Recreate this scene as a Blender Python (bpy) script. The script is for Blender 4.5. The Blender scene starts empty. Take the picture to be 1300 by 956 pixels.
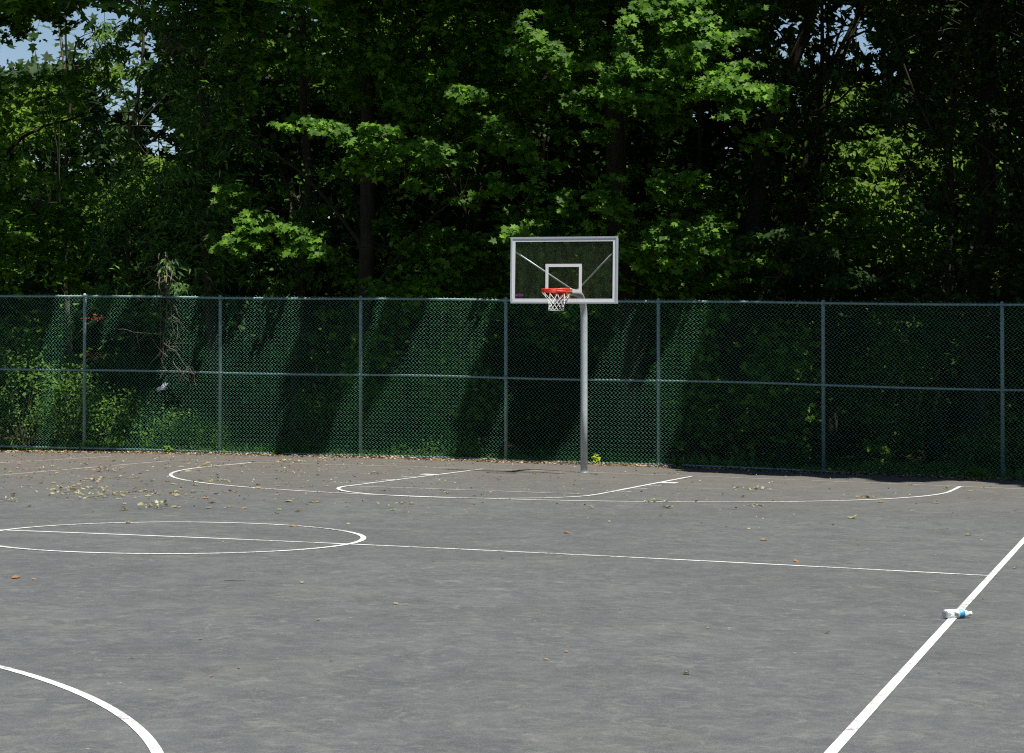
import bpy, math, random
import numpy as np
from mathutils import Vector

R = math.radians
sc = bpy.context.scene
col = sc.collection
rng = np.random.default_rng(7)
random.seed(7)

# ------------------------------------------------------------------ camera
F, PITCH, H0 = 2568.9, 0.01434, 1.6343          # focal length in photo pixels, pitch, eye height
cam = bpy.data.cameras.new('camera')
cam.sensor_width = 36.0
cam.lens = 36.0 * F / 1300.0
cam.shift_y = -44.5 / 1300.0
cam.clip_start = 0.1
cam.clip_end = 2000
co = bpy.data.objects.new('camera', cam)
col.objects.link(co)
co.location = (0, 0, H0)
co.rotation_euler = (math.pi / 2 + PITCH, 0, 0)
sc.camera = co

# ------------------------------------------------------------------ light
SUN_EL = R(66.7)
SX, SY = 0.694, -0.718
_n = math.hypot(SX, SY)
SUN = np.array([SX / _n * math.cos(SUN_EL), SY / _n * math.cos(SUN_EL), math.sin(SUN_EL)])
w = bpy.data.worlds.new('World')
sc.world = w
w.use_nodes = True
nt = w.node_tree
bg = nt.nodes['Background']
sky = nt.nodes.new('ShaderNodeTexSky')
sky.sky_type = 'NISHITA'
sky.sun_disc = False
sky.sun_elevation = SUN_EL
sky.sun_rotation = math.atan2(SX, SY)
sky.dust_density = 0.1
nt.links.new(sky.outputs[0], bg.inputs[0])
bg.inputs[1].default_value = 0.060
sl = bpy.data.lights.new('sun', 'SUN')
sl.energy = 5.0
sl.angle = R(0.53)
sl.color = (1.0, 0.965, 0.91)
so = bpy.data.objects.new('sun', sl)
col.objects.link(so)
so.rotation_euler = Vector(tuple(SUN)).to_track_quat('Z', 'Y').to_euler()
so.location = (10, -10, 30)
sc.view_settings.view_transform = 'Standard'
sc.view_settings.look = 'None'
sc.view_settings.gamma = 1
sc.view_settings.use_curve_mapping = False
sc.view_settings.exposure = 0.76
try:
    sc.cycles.max_bounces = 6
    sc.cycles.diffuse_bounces = 2
    sc.cycles.glossy_bounces = 2
    sc.cycles.transmission_bounces = 4
    sc.cycles.transparent_max_bounces = 8
    sc.cycles.caustics_reflective = False
    sc.cycles.caustics_refractive = False
    sc.cycles.use_denoising = False
    sc.cycles.filter_width = 1.15
    sc.cycles.sample_clamp_indirect = 4.0
except Exception:
    pass


# ------------------------------------------------------------------ object helpers
def link_mesh(name, me, mat=None, parent=None):
    o = bpy.data.objects.new(name, me)
    if mat is not None:
        for m in (mat if isinstance(mat, (list, tuple)) else [mat]):
            me.materials.append(m)
    col.objects.link(o)
    if parent is not None:
        o.parent = parent
    return o


def tag(o, label=None, cat=None, group=None, kind=None):
    if label:
        o['label'] = label
    if cat:
        o['category'] = cat
    if group:
        o['group'] = group
    if kind:
        o['kind'] = kind
    return o


def thing(name, label, cat, loc=(0, 0, 0), group=None, rz=0):
    o = bpy.data.objects.new(name, None)
    o.empty_display_size = 0.2
    o.location = loc
    o.rotation_euler = (0, 0, rz)
    col.objects.link(o)
    return tag(o, label, cat, group)


def np_mesh(name, verts, faces, k):
    """faces: (n,k) index array, all of k corners"""
    me = bpy.data.meshes.new(name)
    verts = np.asarray(verts, np.float32)
    faces = np.asarray(faces, np.int32)
    me.vertices.add(len(verts))
    me.vertices.foreach_set('co', verts.ravel())
    me.loops.add(faces.size)
    me.loops.foreach_set('vertex_index', faces.ravel())
    me.polygons.add(len(faces))
    me.polygons.foreach_set('loop_start', np.arange(0, faces.size, k, dtype=np.int32))
    try:
        me.polygons.foreach_set('loop_total', np.full(len(faces), k, np.int32))
    except Exception:
        pass
    me.update(calc_edges=True)
    return me


class MB:
    """collects quads and tris in plain lists"""
    def __init__(s):
        s.v = []
        s.f = []

    def add(s, vs, fs):
        b = len(s.v)
        s.v += [tuple(map(float, q)) for q in vs]
        s.f += [tuple(b + i for i in f) for f in fs]

    def box(s, c, size, ax=None):
        hx, hy, hz = [q / 2 for q in size]
        ax = ax or (Vector((1, 0, 0)), Vector((0, 1, 0)), Vector((0, 0, 1)))
        c = Vector(c)
        vs = [c + ax[0] * (hx * i) + ax[1] * (hy * j) + ax[2] * (hz * k)
              for i in (-1, 1) for j in (-1, 1) for k in (-1, 1)]
        s.add(vs, [(0, 1, 3, 2), (4, 6, 7, 5), (0, 4, 5, 1), (2, 3, 7, 6), (0, 2, 6, 4), (1, 5, 7, 3)])

    def tube(s, pts, rad, n=8, cap=True, closed=False):
        pts = [Vector(p) for p in pts]
        m = len(pts)
        if not isinstance(rad, (list, tuple, np.ndarray)):
            rad = [rad] * m
        rings = []
        up = None
        for i, p in enumerate(pts):
            if closed:
                t = pts[(i + 1) % m] - pts[i - 1]
            else:
                t = pts[min(i + 1, m - 1)] - pts[max(i - 1, 0)]
            if t.length < 1e-9:
                t = Vector((0, 0, 1))
            t.normalize()
            if up is None:
                up = Vector((0, 0, 1)) if abs(t.z) < 0.9 else Vector((1, 0, 0))
            a = t.cross(up)
            if a.length < 1e-6:
                a = t.cross(Vector((0, 1, 0)))
            a.normalize()
            b = a.cross(t).normalized()
            up = b
            rings.append([p + (a * math.cos(2 * math.pi * k / n) + b * math.sin(2 * math.pi * k / n)) * float(rad[i])
                          for k in range(n)])
        vs = [q for r in rings for q in r]
        fs = []
        for i in range(m if closed else m - 1):
            j = (i + 1) % m
            for k in range(n):
                fs.append((i * n + k, i * n + (k + 1) % n, j * n + (k + 1) % n, j * n + k))
        if cap and not closed:
            fs.append(tuple(range(n - 1, -1, -1)))
            fs.append(tuple((m - 1) * n + k for k in range(n)))
        s.add(vs, fs)

    def build(s, name, mat, parent=None, smooth=False):
        me = bpy.data.meshes.new(name)
        me.from_pydata(s.v, [], s.f)
        if smooth:
            me.polygons.foreach_set('use_smooth', [True] * len(me.polygons))
        me.update()
        return link_mesh(name, me, mat, parent)


# ------------------------------------------------------------------ materials
def mat_new(name):
    m = bpy.data.materials.new(name)
    m.use_nodes = True
    t = m.node_tree
    t.nodes.clear()
    out = t.nodes.new('ShaderNodeOutputMaterial')
    return m, t, out


def N(t, kind, **kw):
    n = t.nodes.new(kind)
    for k, v in kw.items():
        setattr(n, k, v)
    return n


def noise(t, scale, detail=4, rough=0.55, vec=None, dist=0.0):
    n = N(t, 'ShaderNodeTexNoise')
    n.inputs['Scale'].default_value = scale
    n.inputs['Detail'].default_value = detail
    n.inputs['Roughness'].default_value = rough
    n.inputs['Distortion'].default_value = dist
    if vec is not None:
        t.links.new(vec, n.inputs['Vector'])
    return n.outputs['Fac']


def ramp(t, fac, stops, interp='LINEAR'):
    n = N(t, 'ShaderNodeValToRGB')
    n.color_ramp.interpolation = interp
    while len(n.color_ramp.elements) < len(stops):
        n.color_ramp.elements.new(0.5)
    for e, (p, c) in zip(n.color_ramp.elements, stops):
        e.position = p
        e.color = (*c, 1) if len(c) == 3 else c
    t.links.new(fac, n.inputs[0])
    return n.outputs[0]


def mix(t, fac, a, b, mode='MIX'):
    n = N(t, 'ShaderNodeMix', data_type='RGBA', blend_type=mode)
    n.clamp_factor = True
    for sock, v in ((n.inputs[0], fac), (n.inputs[6], a), (n.inputs[7], b)):
        if isinstance(v, (int, float)):
            sock.default_value = v
        elif isinstance(v, tuple):
            sock.default_value = (*v, 1)
        else:
            t.links.new(v, sock)
    return n.outputs[2]


def mathn(t, op, a, b=None, clamp=False):
    n = N(t, 'ShaderNodeMath', operation=op)
    n.use_clamp = clamp
    for s_, v in zip(n.inputs, (a, b)):
        if v is None:
            continue
        if isinstance(v, (int, float)):
            s_.default_value = v
        else:
            t.links.new(v, s_)
    return n.outputs[0]


def principled(t, out, color, rough=0.7, spec=0.4, metal=0.0, bump=None, bstr=0.3, bdist=0.01):
    p = N(t, 'ShaderNodeBsdfPrincipled')
    if isinstance(color, tuple):
        p.inputs['Base Color'].default_value = (*color, 1)
    else:
        t.links.new(color, p.inputs['Base Color'])
    if isinstance(rough, (int, float)):
        p.inputs['Roughness'].default_value = rough
    else:
        t.links.new(rough, p.inputs['Roughness'])
    p.inputs['Metallic'].default_value = metal
    p.inputs['Specular IOR Level'].default_value = spec
    if bump is not None:
        b = N(t, 'ShaderNodeBump')
        b.inputs['Strength'].default_value = bstr
        b.inputs['Distance'].default_value = bdist
        t.links.new(bump, b.inputs['Height'])
        t.links.new(b.outputs[0], p.inputs['Normal'])
    t.links.new(p.outputs[0], out.inputs[0])
    return p


def speckled(name, c, var=0.25, scale=30, rough=0.6, spec=0.4, metal=0.0, bump=0.15):
    m, t, out = mat_new(name)
    tc = N(t, 'ShaderNodeTexCoord').outputs['Object']
    n1 = noise(t, scale, 5, 0.6, tc)
    lo = tuple(q * (1 - var) for q in c)
    hi = tuple(min(1, q * (1 + var)) for q in c)
    cc = ramp(t, n1, [(0.3, lo), (0.7, hi)])
    principled(t, out, cc, rough, spec, metal, n1, bump, 0.004)
    return m


def leaf_mat(name, c0, c1, c2, transl=0.35, rough=0.55, spec=0.14, tcol=None):
    m, t, out = mat_new(name)
    g = N(t, 'ShaderNodeNewGeometry')
    cc = ramp(t, g.outputs['Random Per Island'], [(0.0, c0), (0.55, c1), (1.0, c2)])
    tc = N(t, 'ShaderNodeTexCoord').outputs['Object']
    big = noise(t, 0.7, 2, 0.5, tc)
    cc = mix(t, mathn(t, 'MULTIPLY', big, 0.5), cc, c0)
    p = N(t, 'ShaderNodeBsdfPrincipled')
    t.links.new(cc, p.inputs['Base Color'])
    p.inputs['Roughness'].default_value = rough
    p.inputs['Specular IOR Level'].default_value = spec
    tr = N(t, 'ShaderNodeBsdfTranslucent')
    tcc = mix(t, 1.0, cc, tcol or (1.4, 1.6, 0.5), 'MULTIPLY')
    t.links.new(tcc, tr.inputs[0])
    mx = N(t, 'ShaderNodeMixShader')
    mx.inputs[0].default_value = transl
    t.links.new(p.outputs[0], mx.inputs[1])
    t.links.new(tr.outputs[0], mx.inputs[2])
    t.links.new(mx.outputs[0], out.inputs[0])
    return m


# court geometry: fitted plane with a slight cross fall.  u along the baseline, v out from it
YAW, OX, OY = 0.31191, 1.2214, 33.1713
CY, SYW = math.cos(YAW), math.sin(YAW)


def court(u, v):
    return (u * CY - v * SYW + OX, -u * SYW - v * CY + OY)


def ground_z(X, Y):
    X = np.clip(X, -14, 12)
    Yr = np.clip(Y, 2, 42) - 15
    return -0.018929 * X - 0.000851 * X * X + 0.000114 * X * Yr - 0.000043 * Yr * Yr + 0.0000256 * X ** 3


def gz(X, Y):
    return float(ground_z(X, Y))


# fence frame: s along the fence (right), q in front of it (towards the court)
FA = R(19.0)
FX, FY = math.cos(FA), -math.sin(FA)
NX, NY = -math.sin(FA), -math.cos(FA)
FO = (1.2, 36.5)


def fw(s, q):
    return FO[0] + s * FX + q * NX, FO[1] + s * FY + q * NY


def to_sq(X, Y):
    dx, dy = X - FO[0], Y - FO[1]
    return dx * FX + dy * FY, dx * NX + dy * NY


KS = (SUN[0] * FX + SUN[1] * FY) / SUN[2]
KQ = (SUN[0] * NX + SUN[1] * NY) / SUN[2]


def px_at(px, q):
    """fence coordinate s where photo column px crosses the line q in front of the fence"""
    a = (px - 650) / F
    bx, by = fw(0, q)
    # bx + s FX = a (by + s FY)
    return (a * by - bx) / (FX - a * FY)


def pos_at(px, py, q):
    s = px_at(px, q)
    X, Y = fw(s, q)
    b = -(py - 433.5) / F
    dy, dz = math.cos(PITCH) - b * math.sin(PITCH), math.sin(PITCH) + b * math.cos(PITCH)
    return np.array([X, Y, H0 + dz / dy * Y])


def project(P):
    P = np.asarray(P)
    return 650 + F * P[..., 0] / P[..., 1], 433.5 + F * PITCH - F * (P[..., 2] - H0) / P[..., 1]


# --- ground materials
m_court, t, out = mat_new('worn_court_surface')
tc = N(t, 'ShaderNodeTexCoord').outputs['Object']
g1 = noise(t, 2.2, 6, 0.62, tc, 0.4)
g2 = noise(t, 11.0, 5, 0.65, tc)
g3 = noise(t, 0.35, 4, 0.55, tc)
g4 = noise(t, 160.0, 3, 0.6, tc)
base = ramp(t, g1, [(0.25, (0.050, 0.054, 0.055)), (0.5, (0.069, 0.074, 0.074)), (0.8, (0.101, 0.107, 0.104))])
base = mix(t, mathn(t, 'MULTIPLY', ramp(t, g2, [(0.45, (0, 0, 0)), (0.75, (1, 1, 1))]), 0.6), base, (0.135, 0.139, 0.128))
base = mix(t, ramp(t, g3, [(0.42, (0, 0, 0)), (0.75, (0.6, 0.6, 0.6))]), base, (0.052, 0.055, 0.055))
sep = N(t, 'ShaderNodeSeparateXYZ')
t.links.new(tc, sep.inputs[0])
# dusty band of soil and pollen towards the fence, heavier on the left
vv = mathn(t, 'ADD', mathn(t, 'MULTIPLY', sep.outputs[1], CY), mathn(t, 'MULTIPLY', sep.outputs[0], -0.30 + SYW))
dust = N(t, 'ShaderNodeMapRange')
dust.inputs[1].default_value = 24.0
dust.inputs[2].default_value = 34.5
t.links.new(vv, dust.inputs[0])
dust.inputs[1].default_value = 21.5
dn = ramp(t, noise(t, 1.3, 6, 0.7, tc), [(0.3, (0.45,) * 3), (0.7, (1,) * 3)])
df = mathn(t, 'MULTIPLY', mathn(t, 'MULTIPLY', dust.outputs[0], dn), 0.85)
base = mix(t, df, base, (0.113, 0.092, 0.068))
sc1 = noise(t, 5.0, 7, 0.75, tc, 1.2)
base = mix(t, mathn(t, 'MULTIPLY', ramp(t, sc1, [(0.54, (0, 0, 0)), (0.66, (1, 1, 1))]), 0.55), base, (0.155, 0.156, 0.142))
sc2 = noise(t, 0.9, 5, 0.7, tc, 0.8)
base = mix(t, mathn(t, 'MULTIPLY', ramp(t, sc2, [(0.57, (0, 0, 0)), (0.72, (1, 1, 1))]), 0.5), base, (0.145, 0.142, 0.125))
vo = N(t, 'ShaderNodeTexVoronoi')
vo.inputs['Scale'].default_value = 5.5
vo.inputs['Randomness'].default_value = 1.0
t.links.new(tc, vo.inputs['Vector'])
grit = ramp(t, vo.outputs['Distance'], [(0.035, (1, 1, 1)), (0.06, (0, 0, 0))])
base = mix(t, mathn(t, 'MULTIPLY', grit, mathn(t, 'GREATER_THAN', noise(t, 4.0, 1, 0.5, tc), 0.58)), base, (0.30, 0.28, 0.22))
base = mix(t, mathn(t, 'MULTIPLY', mathn(t, 'GREATER_THAN', g4, 0.58), 0.55), base, (0.165, 0.168, 0.158))
g5 = noise(t, 70.0, 4, 0.7, tc)
base = mix(t, mathn(t, 'MULTIPLY', mathn(t, 'GREATER_THAN', g5, 0.57), 0.35), base, (0.045, 0.048, 0.048))
principled(t, out, base, 0.86, 0.25, 0, g4, 0.35, 0.004)

m_soil, t, out = mat_new('forest_soil')
tc = N(t, 'ShaderNodeTexCoord').outputs['Object']
s1 = noise(t, 6, 6, 0.7, tc)
s2 = noise(t, 0.5, 3, 0.5, tc)
c = ramp(t, s1, [(0.3, (0.035, 0.024, 0.014)), (0.55, (0.075, 0.050, 0.028)), (0.75, (0.16, 0.11, 0.06))])
c = mix(t, ramp(t, s2, [(0.5, (0, 0, 0)), (0.65, (0.8,) * 3)]), c, (0.035, 0.06, 0.015))
principled(t, out, c, 0.95, 0.1, 0, s1, 0.8, 0.05)


def paint(name, wear, colr=(0.70, 0.69, 0.665)):
    m, t, out = mat_new(name)
    tc = N(t, 'ShaderNodeTexCoord').outputs['Object']
    n1 = noise(t, 22, 6, 0.7, tc)
    n2 = noise(t, 1.2, 4, 0.6, tc)
    a = mathn(t, 'ADD', mathn(t, 'MULTIPLY', n1, 0.6), mathn(t, 'MULTIPLY', n2, 0.4))
    f_ = ramp(t, a, [(max(0.0, 0.62 - wear - 0.08), (0, 0, 0)), (0.62 - wear + 0.08, (1, 1, 1))])
    c = mix(t, f_, colr, (0.15, 0.145, 0.135))
    principled(t, out, c, 0.7, 0.3)
    return m


m_paint = paint('white_line_paint', 0.07, (0.60, 0.60, 0.58))
m_paint_old = paint('worn_white_line_paint', 0.10, (0.44, 0.43, 0.40))

m_wire = speckled('green_vinyl_wire', (0.19, 0.52, 0.34), 0.2, 12, 0.28, 0.9)
m_rail = speckled('faded_green_pipe', (0.24, 0.34, 0.34), 0.35, 25, 0.45, 0.5)
m_galv = speckled('galvanised_steel', (0.44, 0.48, 0.49), 0.12, 18, 0.42, 0.5, 0.25)
m_alu = speckled('aluminium_frame', (0.50, 0.53, 0.56), 0.08, 10, 0.4, 0.5, 0.2)
m_white = speckled('white_board_paint', (0.78, 0.79, 0.79), 0.04, 8, 0.4, 0.5)
m_rim = speckled('orange_rim_paint', (0.72, 0.055, 0.020), 0.15, 30, 0.4, 0.5)
m_net = speckled('white_net_cord', (0.78, 0.76, 0.72), 0.1, 60, 0.9, 0.1)
m_reflection = speckled('purple_reflection_paint', (0.16, 0.03, 0.14), 0.6, 60, 0.6, 0.3)  # colour of the purplish reflection painted onto the clear panel

m_glass, t, out = mat_new('scuffed_acrylic')
tc = N(t, 'ShaderNodeTexCoord').outputs['Object']
mp = N(t, 'ShaderNodeMapping')
mp.inputs['Scale'].default_value = (14, 14, 2.0)
t.links.new(tc, mp.inputs[0])
dn = noise(t, 1.0, 5, 0.65, mp.outputs[0])
tr = N(t, 'ShaderNodeBsdfTransparent')
tr.inputs[0].default_value = (0.90, 0.92, 0.91, 1)
gl = N(t, 'ShaderNodeBsdfGlossy')
gl.inputs['Roughness'].default_value = 0.12
gl.inputs[0].default_value = (0.9, 0.95, 1, 1)
di = N(t, 'ShaderNodeBsdfDiffuse')
di.inputs[0].default_value = (0.44, 0.58, 0.32, 1)
a1 = N(t, 'ShaderNodeMixShader')
t.links.new(ramp(t, dn, [(0.3, (0.008,) * 3), (0.75, (0.032,) * 3)]), a1.inputs[0])
t.links.new(tr.outputs[0], a1.inputs[1])
t.links.new(di.outputs[0], a1.inputs[2])
a2 = N(t, 'ShaderNodeMixShader')
a2.inputs[0].default_value = 0.035
t.links.new(a1.outputs[0], a2.inputs[1])
t.links.new(gl.outputs[0], a2.inputs[2])
t.links.new(a2.outputs[0], out.inputs[0])


def bark(name, lo, hi):
    m, t, out = mat_new(name)
    tc = N(t, 'ShaderNodeTexCoord').outputs['Object']
    mp = N(t, 'ShaderNodeMapping')
    mp.inputs['Scale'].default_value = (9, 9, 1.6)
    t.links.new(tc, mp.inputs[0])
    n1 = noise(t, 2.0, 6, 0.7, mp.outputs[0])
    n2 = noise(t, 1.2, 3, 0.5, tc)
    c = ramp(t, n1, [(0.35, lo), (0.7, hi)])
    c = mix(t, mathn(t, 'MULTIPLY', n2, 0.35), c, (0.06, 0.07, 0.035))
    principled(t, out, c, 0.9, 0.15, 0, n1, 0.9, 0.03)
    return m


m_bark_dark = bark('dark_furrowed_bark', (0.018, 0.014, 0.010), (0.055, 0.042, 0.031))
m_bark_grey = bark('grey_brown_bark', (0.038, 0.031, 0.025), (0.105, 0.085, 0.065))
m_vine = speckled('dry_vine_stem', (0.125, 0.105, 0.08), 0.5, 9, 0.9, 0.1)

LM = {
    'maple': leaf_mat('maple_leaves', (0.026, 0.072, 0.009), (0.090, 0.200, 0.018), (0.220, 0.400, 0.040), 0.50, 0.5, 0.12),
    'ash': leaf_mat('narrow_compound_leaves', (0.040, 0.090, 0.026), (0.080, 0.170, 0.036), (0.200, 0.350, 0.070), 0.42, 0.45, 0.18),
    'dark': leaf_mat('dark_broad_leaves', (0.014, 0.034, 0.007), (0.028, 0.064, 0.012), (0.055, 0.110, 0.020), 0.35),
    'light': leaf_mat('light_young_leaves', (0.070, 0.130, 0.016), (0.130, 0.230, 0.024), (0.230, 0.370, 0.045), 0.48),
    'under': leaf_mat('undergrowth_leaves', (0.045, 0.100, 0.018), (0.085, 0.185, 0.028), (0.180, 0.300, 0.050), 0.42),
    'red': leaf_mat('red_dying_leaves', (0.20, 0.03, 0.012), (0.34, 0.06, 0.02), (0.42, 0.12, 0.03), 0.3, tcol=(1.3, 0.9, 0.6)),
    'dry': leaf_mat('dry_fallen_leaves', (0.16, 0.10, 0.05), (0.30, 0.23, 0.12), (0.42, 0.37, 0.22), 0.15, 0.8, 0.1, tcol=(1, 1, 1)),
    'fresh': leaf_mat('fresh_fallen_leaves', (0.20, 0.20, 0.08), (0.32, 0.31, 0.15), (0.45, 0.43, 0.27), 0.15, 0.7, 0.2, tcol=(1, 1, 1)),
    'orange': leaf_mat('orange_dry_leaves', (0.24, 0.11, 0.05), (0.32, 0.18, 0.09), (0.40, 0.26, 0.14), 0.15, 0.8, 0.1, tcol=(1, 1, 1)),
}

# ------------------------------------------------------------------ ground
gx = np.r_[-400, -200, -100, -60, -40, np.arange(-30, 30.1, 1.0), 40, 60, 100, 200, 400]
gy = np.r_[-400, -200, -100, -60, -40, np.arange(-30, 70.1, 1.0), 90, 120, 200, 400]
GX, GY = np.meshgrid(gx, gy, indexing='ij')
sF, qF = to_sq(GX, GY)
bumps = 0.06 * np.sin(GX * 0.9 + 1.3 * np.sin(GY * 0.4)) * np.sin(GY * 0.75 + 0.7)
GZ = ground_z(GX, GY) - 0.035 + np.where(qF < -0.6, bumps + np.clip(-(qF + 0.6), 0, 25) * 0.012, 0)
nx_, ny_ = len(gx), len(gy)
idx = np.arange(nx_ * ny_).reshape(nx_, ny_)
q4 = np.stack([idx[:-1, :-1], idx[1:, :-1], idx[1:, 1:], idx[:-1, 1:]], -1).reshape(-1, 4)
me = np_mesh('ground', np.stack([GX, GY, GZ], -1).reshape(-1, 3), q4, 4)
tag(link_mesh('ground', me, m_soil), kind='structure')

# asphalt court up to the fence, in the fence frame
cs = np.arange(-26, 22.1, 0.5)
cq = np.r_[-0.12, np.arange(0.5, 52.1, 0.5)]
CS, CQ = np.meshgrid(cs, cq, indexing='ij')
CX, CYY = fw(CS, CQ + 0.05 * np.sin(CS * 3.1) * (CQ < 0) + 0.03 * np.sin(CS * 7.7) * (CQ < 0))
nx_, ny_ = len(cs), len(cq)
idx = np.arange(nx_ * ny_).reshape(nx_, ny_)
q4 = np.stack([idx[:-1, :-1], idx[:-1, 1:], idx[1:, 1:], idx[1:, :-1]], -1).reshape(-1, 4)
me = np_mesh('basketball_court', np.stack([CX, CYY, ground_z(CX, CYY)], -1).reshape(-1, 3), q4, 4)
tag(link_mesh('basketball_court', me, m_court), kind='structure')


def ribbon(name, paths, wd, mat, dz=0.003):
    """painted line: list of (u,v) polylines draped on the court"""
    vs, fs = [], []
    for pts, closed in paths:
        d = [pts[0]]
        for a, b in zip(pts[:-1], pts[1:]):
            n = max(1, int(math.hypot(b[0] - a[0], b[1] - a[1]) / 0.3))
            for k in range(1, n + 1):
                d.append((a[0] + (b[0] - a[0]) * k / n, a[1] + (b[1] - a[1]) * k / n))
        b0 = len(vs)
        for i, p in enumerate(d):
            if closed:
                a, c_ = d[i - 1 if i else -2], d[(i + 1) % len(d) if i < len(d) - 1 else 1]
            else:
                a, c_ = d[max(i - 1, 0)], d[min(i + 1, len(d) - 1)]
            tx, ty = c_[0] - a[0], c_[1] - a[1]
            l = math.hypot(tx, ty)
            nx, ny = -ty / l * wd / 2, tx / l * wd / 2
            for sg in (-1, 1):
                X, Y = court(p[0] + sg * nx, p[1] + sg * ny)
                vs.append((X, Y, gz(X, Y) + dz))
        for i in range(len(d) - 1):
            fs.append((b0 + 2 * i, b0 + 2 * i + 2, b0 + 2 * i + 3, b0 + 2 * i + 1))
    me = bpy.data.meshes.new(name)
    me.from_pydata(vs, [], fs)
    me.update()
    o = link_mesh(name, me, mat)
    return tag(o, kind='structure')


HL, HW, R3, RC, KW, FD, HP = 14.55, 7.63, 6.003, 1.823, 1.783, 5.86, 1.552
arc = lambda cu, cv, r, a0, a1, n=64: [(cu + r * math.cos(R(a0 + (a1 - a0) * i / n)), cv + r * math.sin(R(a0 + (a1 - a0) * i / n))) for i in range(n + 1)]
LW = 0.053
ribbon('halfway_line', [([(-12.5, HL), (HW - LW / 2, HL)], False)], LW, m_paint)
ribbon('centre_circle', [(arc(0, HL, RC, 0, 360, 90), True)], LW, m_paint, 0.0045)
ribbon('right_sideline', [([(HW, 0), (HW, 2 * HL)], False)], LW * 1.05, m_paint, 0.005)
ribbon('left_sideline', [([(-HW, 0), (-HW, 2 * HL)], False)], LW, m_paint_old)
ribbon('baseline', [([(-HW, 0), (HW, 0)], False)], LW, m_paint_old, 0.004)
ribbon('three_point_line', [([(-R3, 0.03)] + [(-R3, HP)] + arc(0, HP, R3, 180, 0, 90)[1:] + [(R3, 0.03)], False)], LW, m_paint, 0.005)
ribbon('far_three_point_line', [([(-R3, 2 * HL)] + [(-R3, 2 * HL - HP)] + arc(0, 2 * HL - HP, R3 * 0.992, 180, 360, 90)[1:] + [(R3, 2 * HL)], False)], LW, m_paint)
ribbon('lane_lines', [([(-KW, 0.05), (-KW, FD)], False), ([(KW, 0.05), (KW, FD)], False)], LW, m_paint, 0.005)
ribbon('free_throw_line', [([(-KW, FD), (KW, FD)], False)], LW, m_paint_old, 0.004)
ribbon('free_throw_circle', [(arc(0, FD, KW, 0, 180, 50), False)], LW, m_paint, 0.0065)
marks = []
for sg in (-1, 1):
    for v_, in ((3.1,), (4.0,), (4.9,)):
        marks.append(([(sg * (KW + 0.03), v_), (sg * (KW + 0.24), v_)], False))
ribbon('lane_marks', marks, 0.055, m_paint, 0.0035)
ribbon('lane_blocks', [([(sg * (KW + 0.03), 2.25), (sg * (KW + 0.26), 2.25)], False) for sg in (-1, 1)], 0.26, m_paint, 0.005)
ribbon('neighbouring_court_line', [([(-9.55, -1.5), (-10.6, 6.0)], False)], LW, m_paint_old)

# ------------------------------------------------------------------ fence
POST_PX = [(105.5, 375, 571), (278, 377, 576), (456.5, 378, 580), (641, 380, 586), (835, 381.5, 592), (1044.5, 383.5, 601), (1272, 385.5, 612)]
ps, pb, pt = [], [], []
for x, yt, yb in POST_PX:
    s = px_at(x, 0)
    ps.append(s)
    pt.append(pos_at(x, yt, 0)[2])
    pb.append(pos_at(x, yb, 0)[2])
for k in range(3):
    ps.insert(0, ps[0] - 2.98)
    pt.insert(0, pt[0] + 0.05)
    pb.insert(0, pb[0] + 0.03)
for k in range(2):
    ps.append(ps[-1] + 2.98)
    pt.append(pt[-1] - 0.05)
    pb.append(pb[-1] - 0.06)
FT = lambda s: np.interp(s, ps, pt)
FB = lambda s: np.interp(s, ps, pb)

fence = thing('chain_link_fence', 'tall green chain link fence running behind the court at the edge of the woods', 'fence', (*fw(ps[0], 0), gz(*fw(ps[0], 0))))
floc = Vector(fence.location)


def fpt(s, q, z):
    x, y = fw(s, q)
    return (x - floc.x, y - floc.y, z - floc.z)


def rail(name, zf, r, sag=0.0):
    b = MB()
    pts = []
    for i in range(len(ps) - 1):
        for k in range(8):
            tt = k / 8
            s = ps[i] + (ps[i + 1] - ps[i]) * tt
            pts.append(fpt(s, 0.0, zf(s) + sag * math.sin(math.pi * tt) * (1 if i % 2 else -0.6)))
    pts.append(fpt(ps[-1], 0, zf(ps[-1])))
    b.tube(pts, r, 8)
    return b.build(name, m_rail, fence, True)


rail('top_rail', lambda s: FT(s) - 0.02, 0.021, 0.008)
rail('middle_rail', lambda s: FB(s) + (FT(s) - FB(s)) * 0.515, 0.020, 0.012)
rail('bottom_rail', lambda s: FB(s) + 0.03, 0.019, 0.008)
for i, s in enumerate(ps):
    b = MB()
    x, y = fw(s, -0.055)
    zb = gz(x, y) - 0.12
    pp = [fpt(s, -0.055, zb), fpt(s, -0.055, FT(s) + 0.01), fpt(s, -0.055, FT(s) + 0.03), fpt(s, -0.055, FT(s) + 0.042)]
    b.tube(pp, [0.034, 0.034, 0.028, 0.012], 10)
    b.build('post', m_rail, fence, True)
    for zz in (FT(s) - 0.02, FB(s) + (FT(s) - FB(s)) * 0.515, FB(s) + 0.03):
        b = MB()
        b.tube([fpt(s, -0.055, zz - 0.03), fpt(s, -0.055, zz + 0.03)], 0.042, 10)
        b.box(fpt(s, -0.01, zz), (0.05, 0.05, 0.04), (Vector((FX, FY, 0)), Vector((NX, NY, 0)), Vector((0, 0, 1))))
        b.build('rail_clamp', m_rail, fence, False)

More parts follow.
